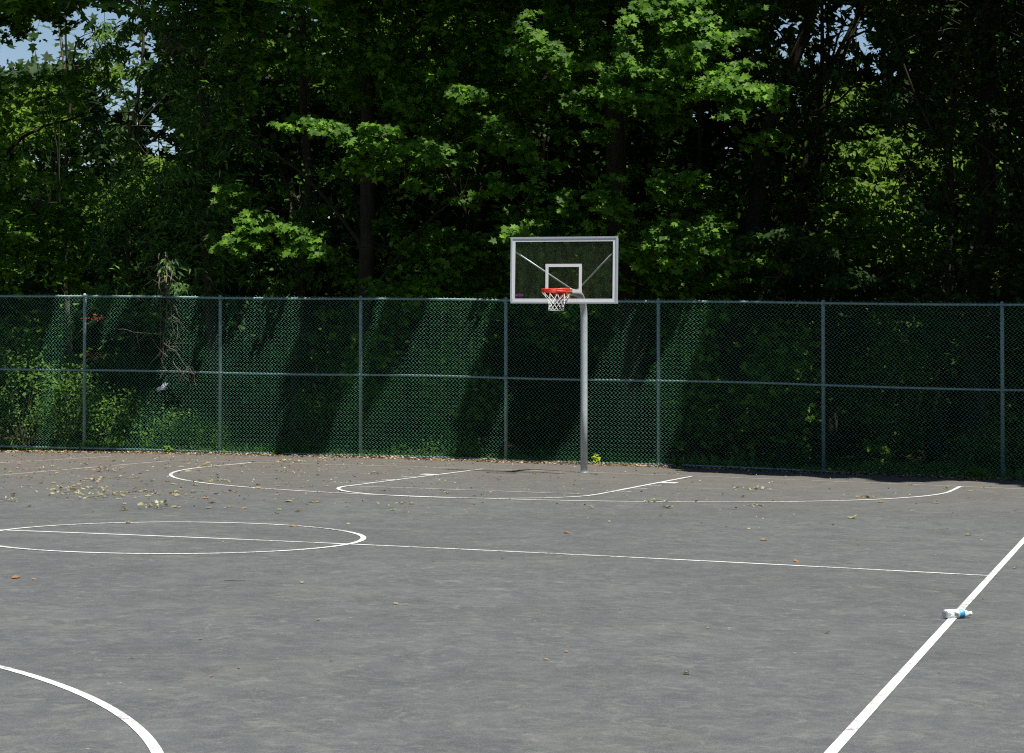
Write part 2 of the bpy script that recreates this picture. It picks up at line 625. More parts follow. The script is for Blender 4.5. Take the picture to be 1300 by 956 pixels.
# woven diamonds: zigzag wires, three sided
P = 0.0722
s0, s1 = ps[0], ps[-1]
nw = int((s1 - s0) / P)
nz = int(3.02 / 0.0775) * 2
k = np.arange(nz + 1)
W_S = s0 + np.arange(nw)[:, None] * P + np.where(k % 2 == 0, 0.0, P * 1.04)[None, :]
hh = k / nz
W_B = FB(W_S) + 0.0
W_T = FT(W_S) + 0.022 + 0.012 * np.sin(W_S * 9.1) * np.sin(W_S * 23.7)
W_Z = W_B + (W_T - W_B) * hh[None, :]
bul = 0.012 * np.sin(W_S * 1.05 + 0.4) * np.sin(hh * math.pi * 2)[None, :] ** 2
W_Q = 0.030 + bul + np.where(k % 2 == 0, -0.004, 0.004)[None, :]
wx, wy = FO[0] + W_S * FX + W_Q * NX, FO[1] + W_S * FY + W_Q * NY
C0 = np.stack([wx - floc.x, wy - floc.y, W_Z - floc.z], -1)
rw = 0.0034
offs = np.array([[FX * rw * 1.1, FY * rw * 1.1, 0], [NX * rw, NY * rw, 0], [-FX * rw * 1.1, -FY * rw * 1.1, 0], [-NX * rw, -NY * rw, 0]])
V = (C0[:, :, None, :] + offs[None, None]).reshape(-1, 3)
ii = (np.arange(nw)[:, None, None] * (nz + 1) + np.arange(nz)[None, :, None]) * 4
a = np.arange(4)[None, None, :]
fa = np.stack([ii + a, ii + (a + 1) % 4, ii + 4 + (a + 1) % 4, ii + 4 + a], -1).reshape(-1, 4)
me = np_mesh('wire_mesh', V, fa, 4)
me.polygons.foreach_set('use_smooth', np.ones(len(fa), bool))
link_mesh('wire_mesh', me, m_wire, fence)

# ------------------------------------------------------------------ basketball hoop
hx, hy = court(-0.02, 0.08)
hz = gz(hx, hy)
hoop = thing('basketball_hoop', 'basketball hoop with clear rectangular backboard and orange rim on a grey gooseneck pole', 'basketball hoop', (hx, hy, hz))
hl = Vector((hx, hy, hz))
AU = Vector((CY, -SYW, 0))
AV = Vector((-SYW, -CY, 0))
AZ = Vector((0, 0, 1))


def hp(u, v, z):
    """u, v measured from the hoop axis / baseline; z above world zero"""
    if v > 1.1:          # board and rim sit a touch to the left of the pole's axis
        u -= 0.035
    X, Y = court(u, v)
    return Vector((X, Y, z - 0.012 * u)) - hl


AU = (AU - AZ * 0.012).normalized()
AZ = (AZ + AU * 0.012).normalized()
VB = 1.20
ZB0, ZB1 = 2.695, 3.752
b = MB()
r_ = 0.057
pp = [hp(-0.02, 0.08, hz - 0.05), hp(-0.02, 0.08, 1.0), hp(-0.02, 0.08, 2.2), hp(-0.02, 0.08, 2.50)]
for k in range(1, 9):
    a_ = R(90 * k / 8)
    pp.append(hp(-0.02, 0.08 + 0.38 * (1 - math.cos(a_)), 2.50 + 0.38 * math.sin(a_)))
pp.append(hp(-0.02, 1.09, 2.895))
b.tube(pp, r_, 20)
b.tube([hp(-0.02, 0.08, hz), hp(-0.02, 0.08, hz + 0.012)], 0.075, 16)
b.build('pole', m_galv, hoop, True)
b = MB()
b.box(hp(0, 1.115, 2.87), (0.15, 0.05, 0.17), (AU, AV, AZ))
b.box(hp(0, 1.15, 2.80), (0.16, 0.02, 0.16), (AU, AV, AZ))
b.build('mounting_plate', m_galv, hoop)
bb = thing('backboard', None, None)
bb.parent = hoop
del_keys = [k_ for k_ in bb.keys()]
BW = 0.882
# clear panel
b = MB()
b.box(hp(0, VB, (ZB0 + ZB1) / 2), (2 * BW - 0.03, 0.012, ZB1 - ZB0 - 0.03), (AU, AV, AZ))
b.build('clear_panel', m_glass, bb)
# aluminium channel frame
b = MB()
ft_, fd_ = 0.030, 0.045
b.box(hp(0, VB - 0.006, ZB1 - ft_ / 2), (2 * BW, fd_, ft_), (AU, AV, AZ))
b.box(hp(0, VB - 0.006, ZB0 + ft_ / 2), (2 * BW, fd_, ft_), (AU, AV, AZ))
for sg in (-1, 1):
    b.box(hp(sg * (BW - ft_ / 2), VB - 0.006, (ZB0 + ZB1) / 2), (ft_, fd_, ZB1 - ZB0 - 2 * ft_), (AU, AV, AZ))
b.build('frame', m_alu, bb)


def flat_border(b, u0, u1, z0, z1, wd, v0, th=0.003):
    b.box(hp((u0 + u1) / 2, v0, z1 - wd / 2), (u1 - u0, th, wd), (AU, AV, AZ))
    b.box(hp((u0 + u1) / 2, v0, z0 + wd / 2), (u1 - u0, th, wd), (AU, AV, AZ))
    for uu in (u0 + wd / 2, u1 - wd / 2):
        b.box(hp(uu, v0, (z0 + z1) / 2), (wd, th, z1 - z0 - 2 * wd), (AU, AV, AZ))


b = MB()
flat_border(b, -BW + ft_, BW - ft_, ZB0 + ft_, ZB1 - ft_, 0.046, VB + 0.0085)
b.build('border_stripe', m_white, bb)
b = MB()
flat_border(b, -0.300, 0.300, 2.868, 3.322, 0.048, VB + 0.0085)
b.build('target_square', m_white, bb)
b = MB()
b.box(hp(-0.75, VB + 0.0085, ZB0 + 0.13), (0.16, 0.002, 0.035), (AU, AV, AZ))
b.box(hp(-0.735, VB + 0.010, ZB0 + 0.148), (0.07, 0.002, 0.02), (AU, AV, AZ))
b.build('painted_reflection', m_reflection, bb)  # reflection at the panel's lower left, painted as flat purple patches
for sg in (-1, 1):
    b = MB()
    a0, a1 = hp(sg * (BW - 0.05), VB - 0.035, 3.53), hp(sg * 0.05 - 0.02, 0.62, 2.94)
    b.tube([a0, a1], 0.0135, 8)
    b.box(a0, (0.06, 0.02, 0.06), (AU, AV, AZ))
    b.build('brace', m_galv, hoop, True)

# rim: double ring, net hooks, bracket
RU, RV, RZ, RR = 0.0, 1.20 + 0.15 + 0.2286, 2.900, 0.2286
rim = bpy.data.objects.new('rim', None)
col.objects.link(rim)
rim.parent = hoop
b = MB()
for zz, rr in ((RZ, RR + 0.009), (RZ - 0.033, RR + 0.009)):
    b.tube([hp(RU + rr * math.cos(2 * math.pi * k / 40), RV + rr * math.sin(2 * math.pi * k / 40), zz) for k in range(40)], 0.0105, 8, closed=True)
for k in range(12):
    a_ = 2 * math.pi * (k + .5) / 12
    c_, s_ = math.cos(a_), math.sin(a_)
    b.tube([hp(RU + (RR + 0.006) * c_, RV + (RR + 0.006) * s_, RZ), hp(RU + (RR + 0.006) * c_, RV + (RR + 0.006) * s_, RZ - 0.05),
            hp(RU + (RR - 0.006) * c_, RV + (RR - 0.006) * s_, RZ - 0.065), hp(RU + (RR - 0.012) * c_, RV + (RR - 0.012) * s_, RZ - 0.05)], 0.0045, 5)
b.build('ring', m_rim, rim, True)
b = MB()
b.box(hp(0, VB + 0.018, RZ - 0.045), (0.16, 0.016, 0.16), (AU, AV, AZ))
b.box(hp(0, VB + 0.10, RZ - 0.004), (0.13, 0.17, 0.012), (AU, AV, AZ))
for sg in (-1, 1):
    pts_ = [hp(sg * 0.07, VB + 0.02, RZ - 0.11), hp(sg * 0.07, VB + 0.02, RZ), hp(sg * 0.07, VB + 0.19, RZ), hp(sg * 0.07, VB + 0.16, RZ - 0.03)]
    q_ = [p_ + AU * 0.008 for p_ in pts_]
    b.add(pts_ + q_, [(0, 1, 2, 3), (7, 6, 5, 4), (0, 4, 5, 1), (1, 5, 6, 2), (2, 6, 7, 3), (3, 7, 4, 0)])
    b.tube([hp(sg * 0.07, VB + 0.03, RZ - 0.10), hp(sg * 0.13, RV - RR * 0.82, RZ - 0.035)], 0.008, 6)
b.build('bracket', m_rim, rim)

# net: twelve cords crossing in loops, then a narrow diamond tube
b = MB()
lv = [(0.0, 0.226), (0.09, 0.158), (0.135, 0.134), (0.18, 0.122), (0.225, 0.118), (0.27, 0.124)]
nr = random.Random(3)


def npnt(j, kk):
    d_, rr = lv[j]
    off = 0.5 if j % 2 else 0.0
    a_ = 2 * math.pi * (kk + 0.5 + off) / 12
    sw = 0.012 * (j / 5)
    return hp(RU + rr * math.cos(a_) - sw, RV + rr * math.sin(a_), RZ - 0.055 - d_)


for j in range(len(lv) - 1):
    for kk in range(12):
        pa = npnt(j, kk)
        for d_ in ((0, -1) if j % 2 == 0 else (0, 1)):
            pb_ = npnt(j + 1, kk + d_)
            mid = (pa + pb_) / 2 + Vector((nr.uniform(-1, 1), nr.uniform(-1, 1), nr.uniform(-1, 1))) * 0.004
            b.tube([pa, mid, pb_], 0.0035, 4, cap=False)
b.tube([npnt(5, k / 2) for k in range(24)], 0.0045, 4, closed=True)
b.build('net', m_net, hoop, True)

# ------------------------------------------------------------------ water bottle
m_pet, t, out = mat_new('clear_bottle_plastic')
tr = N(t, 'ShaderNodeBsdfTransparent')
tr.inputs[0].default_value = (0.93, 0.95, 0.95, 1)
pr = N(t, 'ShaderNodeBsdfPrincipled')
pr.inputs['Base Color'].default_value = (0.66, 0.71, 0.71, 1)
pr.inputs['Roughness'].default_value = 0.12
pr.inputs['Specular IOR Level'].default_value = 0.8
mx = N(t, 'ShaderNodeMixShader')
fr = N(t, 'ShaderNodeFresnel')
fr.inputs[0].default_value = 1.5
t.links.new(mathn(t, 'ADD', mathn(t, 'MULTIPLY', fr.outputs[0], 1.2), 0.09, True), mx.inputs[0])
t.links.new(tr.outputs[0], mx.inputs[1])
t.links.new(pr.outputs[0], mx.inputs[2])
t.links.new(mx.outputs[0], out.inputs[0])
m_label, t, out = mat_new('blue_white_label')
tc = N(t, 'ShaderNodeTexCoord').outputs['Object']
sep = N(t, 'ShaderNodeSeparateXYZ')
t.links.new(tc, sep.inputs[0])
nn = noise(t, 28, 2, 0.5, tc)
f_ = mathn(t, 'ADD', mathn(t, 'MULTIPLY', sep.outputs[2], 9.0), mathn(t, 'MULTIPLY', nn, 0.5))
c = ramp(t, f_, [(0.25, (0.01, 0.13, 0.30)), (0.70, (0.03, 0.27, 0.46)), (0.80, (0.30, 0.58, 0.75)), (0.92, (0.70, 0.76, 0.80))])
principled(t, out, c, 0.35, 0.5)
bpx = np.array([2.955, 13.86])
bp2 = np.array([3.175, 13.955])
bz = gz(*((bpx + bp2) / 2))
bdir = Vector((bp2[0] - bpx[0], bp2[1] - bpx[1], gz(*bp2) - gz(*bpx))).normalized()
bottle = thing('water_bottle', 'clear plastic water bottle with blue label lying across the right sideline', 'bottle', (float(bpx[0]), float(bpx[1]), bz))
bside = bdir.cross(Vector((0, 0, 1))).normalized()
bup = bside.cross(bdir)


def lathe(prof, n=28, squash=0.0, cap0=True, cap1=True):
    b = MB()
    vs = []
    for x, r in prof:
        for k in range(n):
            a_ = 2 * math.pi * k / n
            rr = r * (1 + squash * math.sin(3 * a_ + x * 60) * math.sin(x * 45))
            p_ = bdir * x + bside * (rr * math.cos(a_)) + bup * (rr * math.sin(a_) + 0.0335)
            vs.append(p_)
    fs = [(i * n + k, i * n + (k + 1) % n, (i + 1) * n + (k + 1) % n, (i + 1) * n + k) for i in range(len(prof) - 1) for k in range(n)]
    if cap0:
        fs.append(tuple(range(n - 1, -1, -1)))
    if cap1:
        fs.append(tuple((len(prof) - 1) * n + k for k in range(n)))
    b.add(vs, fs)
    return b


prof = [(0.0, 0.024), (0.003, 0.030), (0.010, 0.0325)]
for k in range(16):
    x = 0.014 + k * 0.0065
    prof.append((x, 0.0325 - 0.0016 * (k % 2)))
prof += [(0.125, 0.0325), (0.150, 0.032), (0.163, 0.029), (0.178, 0.0235), (0.192, 0.0165), (0.200, 0.013), (0.208, 0.0125)]
lathe(prof, squash=0.05).build('body', m_pet, bottle, True)
lathe([(0.108, 0.0333), (0.112, 0.0337), (0.148, 0.0335), (0.151, 0.0330)], cap0=False, cap1=False).build('label', m_label, bottle, True)
lathe([(0.206, 0.0148), (0.207, 0.0155), (0.220, 0.0155), (0.2215, 0.0140)]).build('cap', m_white, bottle, True)

# ------------------------------------------------------------------ foliage machinery
T_MAPLE = np.array([(0, 0, 0), (.20, -.10, 0), (.46, .02, .03), (.30, .22, .0), (.60, .52, .05), (.24, .52, 0), (0, 1.0, -.06),
                    (-.24, .52, 0), (-.60, .52, .05), (-.30, .22, 0), (-.46, .02, .03), (-.20, -.10, 0), (0, .30, -.03)])
F_MAPLE = np.array([(12, i, i + 1) for i in range(11)] + [(12, 11, 0)])
T_OVAL = np.array([(0, 0, 0), (.24, .30, .05), (.20, .68, .03), (0, 1.0, -.05), (-.20, .68, .03), (-.24, .30, .05), (0, .45, -.03)])
F_OVAL = np.array([(6, 0, 1), (6, 1, 2), (6, 2, 3), (6, 3, 4), (6, 4, 5), (6, 5, 0)])
T_RHOMB = np.array([(0, 0, 0), (.36, .42, .06), (0, 1.0, -.04), (-.36, .42, .06)])
F_RHOMB = np.array([(0, 1, 2), (0, 2, 3)])
T_NARROW = np.array([(0, 0, 0), (.13, .35, .03), (0, 1.0, -.10), (-.13, .35, .03)])
T_CLUMP = np.array([(0, 0, 0), (.42, .12, .06), (.22, .36, .02), (.50, .66, .05), (.14, .66, 0), (0, 1.05, -.05), (-.2, .62, .0), (-.52, .58, .06), (-.2, .34, .0), (-.44, .08, .05)])
F_CLUMP = np.array([(0, 1, 2), (2, 3, 4), (4, 5, 6), (6, 7, 8), (8, 9, 0), (0, 2, 8), (2, 4, 8), (4, 6, 8)])
TEMPL = {'maple': (T_MAPLE, F_MAPLE), 'oval': (T_OVAL, F_OVAL), 'rhomb': (T_RHOMB, F_RHOMB), 'narrow': (T_NARROW, F_RHOMB), 'clump': (T_CLUMP, F_CLUMP)}


def unit(a):
    return a / np.maximum(np.linalg.norm(a, axis=-1, keepdims=True), 1e-9)


def leaf_geo(pos, nrm, tip, size, kind):
    T, Fc = TEMPL[kind]
    n = unit(nrm)
    y = unit(tip - n * np.sum(tip * n, -1, keepdims=True))
    x = np.cross(y, n)
    sz = size[:, None, None]
    V = pos[:, None, :] + sz * (T[None, :, 0:1] * x[:, None] + T[None, :, 1:2] * y[:, None] + T[None, :, 2:3] * n[:, None])
    Fi = Fc[None] + (np.arange(len(pos)) * len(T))[:, None, None]
    return V.reshape(-1, 3), Fi.reshape(-1, 3)


class Geo:
    def __init__(s):
        s.V, s.F, s.n = [], [], 0

    def add(s, V, Fi):
        if len(V) == 0:
            return
        s.V.append(V)
        s.F.append(Fi + s.n)
        s.n += len(V)

    def build(s, name, mat, parent=None, origin=(0, 0, 0)):
        if not s.V:
            return None
        me = np_mesh(name, np.concatenate(s.V) - np.asarray(origin), np.concatenate(s.F), 3)
        return link_mesh(name, me, mat, parent)


_ph = rng.uniform(0, 6.28, (24, 3))
_fr = rng.normal(0, 1, (24, 3))


def nz3(P, scale):
    v = 0
    for i in range(12):
        v = v + np.sin(P @ (_fr[i] * scale) + _ph[i, 0])
    return v / 3.5      # about -1..1


# where the canopy's edge throws its shade: metres in front of the fence, by photo column of the fence foot
WL = [(-900, .05), (-60, .0), (40, -.12), (110, .02), (150, -.2), (190, -.22), (228, -.85), (320, -.8), (345, -.30), (362, .08), (392, .10), (405, -.35), (425, -.85), (440, -.15), (452, -.1), (466, -.82),
      (560, -.85), (574, -.05), (595, .08), (606, -.25), (630, -.30), (642, .0), (655, .06), (690, .05), (701, -.75), (760, -.95), (830, -.95), (842, -.20), (856, .1), (872, .9), (905, 1.3),
      (950, 1.6), (1000, 2.0), (1060, 1.8), (1110, 1.5), (1150, 1.95), (1190, 1.8), (1225, 1.1), (1262, .9), (1285, 1.9), (1400, 2.1), (1800, 2.0), (2600, 1.9)]
WLs = np.array([px_at(a, 0) for a, _ in WL])
WLw = np.array([b_ for _, b_ in WL])


def wlimit(s):
    w_ = np.interp(s, WLs, WLw)
    amp = 1 + 3.5 * np.clip(w_ - .5, 0, 1)
    return w_ + amp * (0.07 * np.sin(s * 5.3 + 1) + 0.06 * np.sin(s * 13.1) + 0.05 * np.sin(s * 2.1 + 2))


def shade_coord(P):
    s, q = to_sq(P[..., 0], P[..., 1])
    return s - KS * P[..., 2], q - KQ * P[..., 2]


# openings of sky between the crowns: (column, row, half width, half height, share removed)
GAPS = [(60, 50, 72, 36, .92), (20, 72, 32, 22, .95), (150, 110, 38, 45, .93), (178, 60, 30, 30, .85), (185, 150, 22, 26, .85), (45, 30, 60, 20, .7),
        (90, 205, 80, 20, .78), (205, 180, 30, 28, .86), (110, 165, 65, 24, .66), (265, 120, 20, 30, .5), (120, 30, 60, 30, .86),
        (1045, 45, 72, 46, .84), (985, 75, 80, 36, .58), (925, 80, 30, 30, .70), (1100, 70, 30, 30, .80), (885, 25, 20, 18, .6), (1075, 12, 40, 14, .8),
        (900, 148, 34, 30, .62), (950, 190, 46, 22, .55), (1130, 90, 30, 25, .55), (1030, 120, 60, 20, .6), (960, 160, 60, 30, .35), (900, 205, 25, 70, .45),
        (775, 12, 10, 16, .9), (780, 160, 6, 22, .85), (828, 175, 6, 16, .6), (1175, 205, 12, 8, .6), (1160, 250, 14, 6, .6),
        (150, 260, 60, 30, .15), (1010, 280, 40, 60, .10)]
# sunlit spots: column, row, q, radius  -> the foliage along their ray to the sun is kept open
SPOTS = []
# thinner places in the first rows of trees only, where the sunny wood behind shows
GAPF = [(1112, 270, 62, 105, .80), (1128, 480, 50, 120, .62), (60, 165, 70, 55, .35), (520, 35, 60, 35, .45), (160, 255, 60, 40, .35), (1165, 60, 25, 60, .3),
        (468, 290, 26, 95, .8), (806, 170, 16, 45, .75), (775, 40, 28, 40, .6), (1250, 210, 24, 120, .7), (1216, 225, 14, 85, .75), (985, 110, 22, 50, .6)]


def view_keep(P, r):
    px, py = project(P)
    k_ = np.ones(len(P), bool)
    jit = 0.25 * nz3(P * np.array([1, .2, 1]), 2.2)
    for cx, cy, rx, ry, pr_ in GAPS:
        d_ = ((px - cx) / rx) ** 2 + ((py - cy) / ry) ** 2
        k_ &= ~((d_ < 1 + jit * 1.5) & (r < pr_))
    front = to_sq(P[:, 0], P[:, 1])[1] > -4.6
    for cx, cy, rx, ry, pr_ in GAPF:
        d_ = ((px - cx) / rx) ** 2 + ((py - cy) / ry) ** 2
        k_ &= ~(front & (d_ < 1 + jit * 1.5) & (r < pr_))
    return k_


def spot_keep(P):
    k_ = np.ones(len(P), bool)
    for C, rad in SPOTS:
        d_ = P - C
        t_ = d_ @ SUN
        perp = np.linalg.norm(d_ - t_[:, None] * SUN, axis=1)
        k_ &= ~((t_ > rad * 0.9) & (perp < rad * (1 + 0.25 * np.sin(P[:, 0] * 5) * np.sin(P[:, 2] * 4))))
    return k_


# ------------------------------------------------------------------ trees
# name, px, row, q, trunk radius, lean (m sideways per m up), height, leaf kind, bark, label
TR = [
 ('maple_tree', 468, 330, -2.3, .20, -.035, 17, 'maple', 'd', 'maple with a thick dark trunk rising just right of the third fence post'),
 ('maple_tree', 792, 330, -2.6, .26, -.045, 18, 'maple', 'd', 'big maple whose dark forked trunk rises above the backboard, with bright sunlit leaves'),
 ('shade_tree', 1248, 300, -3.0, .24, .01, 17, 'dark', 'd', 'thick dark trunked tree at the right end with a slim crooked stem beside it'),
 ('crooked_tree', 1222, 300, -1.6, .085, -.04, 9, 'dark', 'd', 'slim crooked tree stem bending left of the thick dark trunk at the right'),
 ('leaning_tree', 962, 200, -4.2, .22, .40, 15, 'dark', 'd', 'dark tree leaning to the right across the patch of sky at upper right'),
 ('slender_tree', 1020, 200, -5.5, .09, .42, 12, 'dark', 'd', 'thin leaning tree with bare branches against the sky at upper right'),
 ('slender_tree', 884, 250, -4.6, .085, .0, 13, 'maple', 'd', 'straight slender tree just right of the sunlit maple leaves'),
 ('vine_hung_tree', 262, 250, -3.4, .15, -.05, 16, 'ash', 'g', 'narrow leaved tree with dead vines hanging in front of it on the left'),
 ('young_tree', 84, 200, -6.5, .085, -.02, 12, 'light', 'g', 'young tree with a pale slim trunk in front of the sky at upper left'),
 ('maple_tree', -30, 250, -2.4, .22, .03, 16, 'maple', 'd', 'maple at the far left whose dark leaves hang against the sky'),
 ('ash_tree', 385, 200, -4.6, .13, .01, 15, 'ash', 'g', 'narrow leaved tree whose pale green lower branch hangs over the third fence panel'),
 ('forest_tree', 600, 250, -5.5, .14, .02, 15, 'maple', 'd', 'shaded tree in the woods left of the backboard'),
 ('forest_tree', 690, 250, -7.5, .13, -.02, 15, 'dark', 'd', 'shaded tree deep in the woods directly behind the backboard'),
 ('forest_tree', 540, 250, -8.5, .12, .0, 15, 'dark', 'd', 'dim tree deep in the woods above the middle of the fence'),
 ('forest_tree', 1125, 250, -8.5, .12, .02, 13, 'light', 'g', 'light green tree glowing in the sun through the gap at right'),
 ('forest_tree', 170, 250, -8.0, .11, .02, 12, 'dark', 'g', 'small leaved tree low behind the dead vines, under the left patch of sky'),
 ('forest_tree', 1185, 250, -6.0, .12, -.02, 13, 'light', 'd', 'yellow green tree between the sunny gap and the crooked stem at right'),
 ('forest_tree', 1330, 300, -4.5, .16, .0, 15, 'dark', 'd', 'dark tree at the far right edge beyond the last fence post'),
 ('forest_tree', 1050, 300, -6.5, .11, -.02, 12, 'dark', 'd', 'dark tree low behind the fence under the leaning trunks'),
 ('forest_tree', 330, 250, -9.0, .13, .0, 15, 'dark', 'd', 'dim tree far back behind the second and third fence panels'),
 ('shade_tree', 1440, 300, -2.2, .22, .0, 17, 'dark', 'd', None),
 ('shade_tree', 1640, 300, -2.2, .22, .0, 17, 'dark', 'd', None),
 ('shade_tree', -190, 300, -3.0, .22, .0, 16, 'maple', 'd', None),
]
trees = []
for nm, px, py, q, r, lean, hgt, kind, bk, lab in TR:
    P0 = pos_at(px, py, q)
    zref = P0[2]
    g0 = gz(P0[0], P0[1]) - 0.1
    base_x = P0[0] - lean * (zref - g0) * (0.35 if abs(lean) > .3 else 1)
    base_y = P0[1]
    s_, q_ = to_sq(base_x, base_y)
    trees.append(dict(name=nm, base=np.array([base_x, base_y, g0]), r=r, lean=lean, h=hgt, kind=kind, bark=bk, label=lab, zref=zref, ax=P0[0], q=q_, geo=Geo(), anchors=[], ph=rng.uniform(0, 6.28, 2)))


def trunk_at(T, z):
    g0 = T['base'][2]
    hz_ = z - g0
    if abs(T['lean']) > .3:
        k_ = 0.35 * T['lean'] if z < T['zref'] else None
        x = T['base'][0] + (0.35 * T['lean'] * hz_ if z < T['zref'] else 0.35 * T['lean'] * (T['zref'] - g0) + T['lean'] * (z - T['zref']))
    else:
        x = T['base'][0] + T['lean'] * hz_
    amp = 0.09 if 'crooked' not in T['name'] else 0.22
    x += amp * math.sin(hz_ * 0.75 + T['ph'][0]) + amp * .4 * math.sin(hz_ * 1.9 + T['ph'][1])
    y = T['base'][1] + amp * math.sin(hz_ * 0.6 + T['ph'][1])
    return np.array([x, y, z])


AXX = np.array([T['base'][0] for T in trees])
AXY = np.array([T['base'][1] for T in trees])
HH = np.array([T['h'] for T in trees])
LE = np.array([T['lean'] for T in trees])
RAD = np.array([T['r'] for T in trees])


def assign(P, noise_=0.8):
    """which tree's crown does each spray belong to"""
    z = P[:, 2][:, None]
    dx = P[:, 0][:, None] - (AXX[None] + LE[None] * np.clip(z - 3, 0, None))
    dy = P[:, 1][:, None] - AXY[None]
    d_ = np.sqrt(dx * dx + (dy * 0.8) ** 2) / (0.55 + 2.4 * RAD[None] ** 0.5) + np.where(z > HH[None] - .5, 4.0, 0)
    d_ = d_ + rng.uniform(0, noise_, d_.shape) * 0.5
    return d_.argmin(1)


def sprays(P, per, size, kind, spread, flat, tilt, jag=0.0, check=True, wpad=-0.14, owner=None, droop=0.35, face=0.35):
    """P: spray centres. returns per-spray owners; adds leaves to trees' geos"""
    own = assign(P) if owner is None else np.full(len(P), owner)
    n = len(P)
    ti = np.repeat(np.arange(n), per)
    m = len(ti)
    # twig axis of each spray: outward to the court, drooping
    ax = unit(np.stack([rng.normal(0, .8, n), rng.normal(-.5, .7, n), rng.normal(-droop, .3, n)], -1))
    along = rng.uniform(-1, 1, m)
    off = unit(rng.normal(0, 1, (m, 3))) * rng.uniform(0, 1, (m, 1)) ** .5
    off[:, 2] *= flat
    pos = P[ti] + ax[ti] * (along * spread * .8)[:, None] + off * spread * .62
    pos[:, 2] -= 0.12 * (along ** 2) * spread
    up = np.array([0, 0, 1.0]) + 0.35 * np.array([SUN[0], SUN[1], 0])
    nrm = unit(up + rng.normal(0, tilt, (m, 3)) + np.array([0, -face, 0]))
    tip = ax[ti] * .6 + off * np.array([1, 1, .3]) * 1.0 + np.array([0, 0, -droop]) + rng.normal(0, .25, (m, 3))
    sz = size * rng.uniform(.5, 1.3, m)
    keep = np.ones(m, bool)
    if check:
        sg, wg = shade_coord(pos)
        keep &= wg < wlimit(sg) + wpad + rng.normal(0, .05, m)
        keep &= view_keep(pos, np.repeat(rng.uniform(0, 1, n), per) * .6 + rng.uniform(0, 1, m) * .4)
        keep &= spot_keep(pos)
    if not isinstance(kind, str):
        pass
    pos, nrm, tip, sz, ti = pos[keep], nrm[keep], tip[keep], sz[keep], ti[keep]
    for k_ in np.unique(own):
        T = trees[k_]
        sel = own[ti] == k_
        kd = kind
        if kind == 'auto':
            kd = {'maple': 'maple', 'ash': 'narrow', 'dark': 'oval', 'light': 'oval'}[T['kind']]
        if sel.any():
            s_ = sz[sel] * (1.5 if kd == 'narrow' else 1.0)
            T['geo'].add(*leaf_geo(pos[sel], nrm[sel], tip[sel], s_, kd))
        T['anchors'].append(P[own == k_])


# the sunlit spots in the crown faces: (column, row, q, size)
LIT = [(785, 105, .35, .62), (820, 118, .3, .55), (850, 100, .1, .5), (750, 130, .2, .45), (672, 62, .3, .50), (700, 82, .1, .40), (925, 108, .2, .60), (960, 122, .2, .50), (900, 40, .0, .55), (870, 20, 0, .5), (905, 90, -.4, .4),
       (840, 10, 0, .45), (862, 75, .1, .4), (480, 180, .1, .5), (455, 200, .1, .45), (425, 165, .0, .35), (390, 160, 0, .30), (340, 290, .35, .42), (375, 300, .35, .45), (318, 312, .3, .35), (400, 312, .2, .35),
       (765, 250, .2, .38), (780, 262, .2, .30), (850, 305, .3, .42), (815, 312, .3, .36), (885, 290, .2, .40), (838, 296, -.1, .36), (868, 318, -.1, .34), (905, 318, .2, .36), (662, 290, 0, .35), (640, 240, -.3, .30), (560, 200, -.3, .35), (545, 190, -.4, .3),
       (600, 110, -.6, .3), (625, 155, -.5, .3), (660, 180, -.3, .3), (980, 300, 0, .35), (760, 165, -.2, .3), (880, 230, -.2, .3), (830, 235, -.2, .28),
       (20, 15, -.3, .5), (60, 5, -.3, .4), (140, 45, -.6, .4), (165, 95, -1.6, .35), (15, 290, -.4, .4), (5, 240, -1, .3), (1100, 345, -1, .35), 
       (1105, 180, -5.5, .6), (1120, 210, -5.5, .6), (1095, 240, -5, .6), (1110, 275, -5, .8), (1130, 310, -5, .8), (1090, 325, -5, .6), (1150, 255, -5, .6), (1185, 200, -4.5, .5), (1165, 300, -4.5, .6), (1070, 130, -7, .6), (1060, 300, -5, .4),
       (1118, 590, -2.6, .2), (1130, 562, -2.6, .26), (1112, 520, -3.0, .16), (1158, 450, -4.2, .2), (1135, 430, -4.2, .24), (1120, 405, -4.4, .22), (1165, 412, -4.4, .2),
       (50, 130, -8, .7), (20, 160, -7, .7), (140, 95, -7, .5), (60, 165, -7, .5), (170, 245, -7, .7), (130, 275, -7, .6), (40, 300, -6, .7), (200, 215, -7, .5),
       (480, 20, -5, .5), (520, 45, -5.5, .5), (560, 25, -5.5, .6), (470, 50, -5, .4), (610, 20, -5, .4), (540, 60, -6, .5), (730, 60, -6, .4), (700, 35, -6, .4), (470, 215, -5, .3), (350, 60, -4, .3), (340, 85, -4, .3), (300, 45, -5, .3)]
_g = random.Random(17)
for _ in range(46):        # small chance glints through the canopy
    LIT.append((_g.uniform(0, 1300), _g.uniform(5, 365), _g.choice((-.4, -.9, -1.6, -2.4, -3.5, -6.0)), _g.uniform(.12, .26)))
for a_, b_ in ((545, 95), (575, 130), (520, 210), (600, 250), (560, 300), (800, 60), (840, 70), (880, 60), (795, 135), (860, 130), (690, 215), (715, 245), (735, 330), (930, 345), (960, 330), (870, 350), (500, 120), (440, 95), (1250, 150), (1275, 250), (1150, 120), (230, 330), (300, 250)):
    LIT.append((a_, b_, _g.uniform(-1.5, -.2), _g.uniform(.2, .34)))
for a_, b_ in ((672, 322), (744, 313), (766, 322), (700, 333), (688, 352), (762, 346), (720, 316), (670, 350)):
    LIT.append((a_, b_, -1.8, .17))
LIT = [(a, b_, (-.06 if a > 800 else min(q, -.05)) if b_ > 200 and q > -.8 else q, r_) for a, b_, q, r_ in LIT]
LITP = [(pos_at(a, b_, q), rd, q) for a, b_, q, rd in LIT]
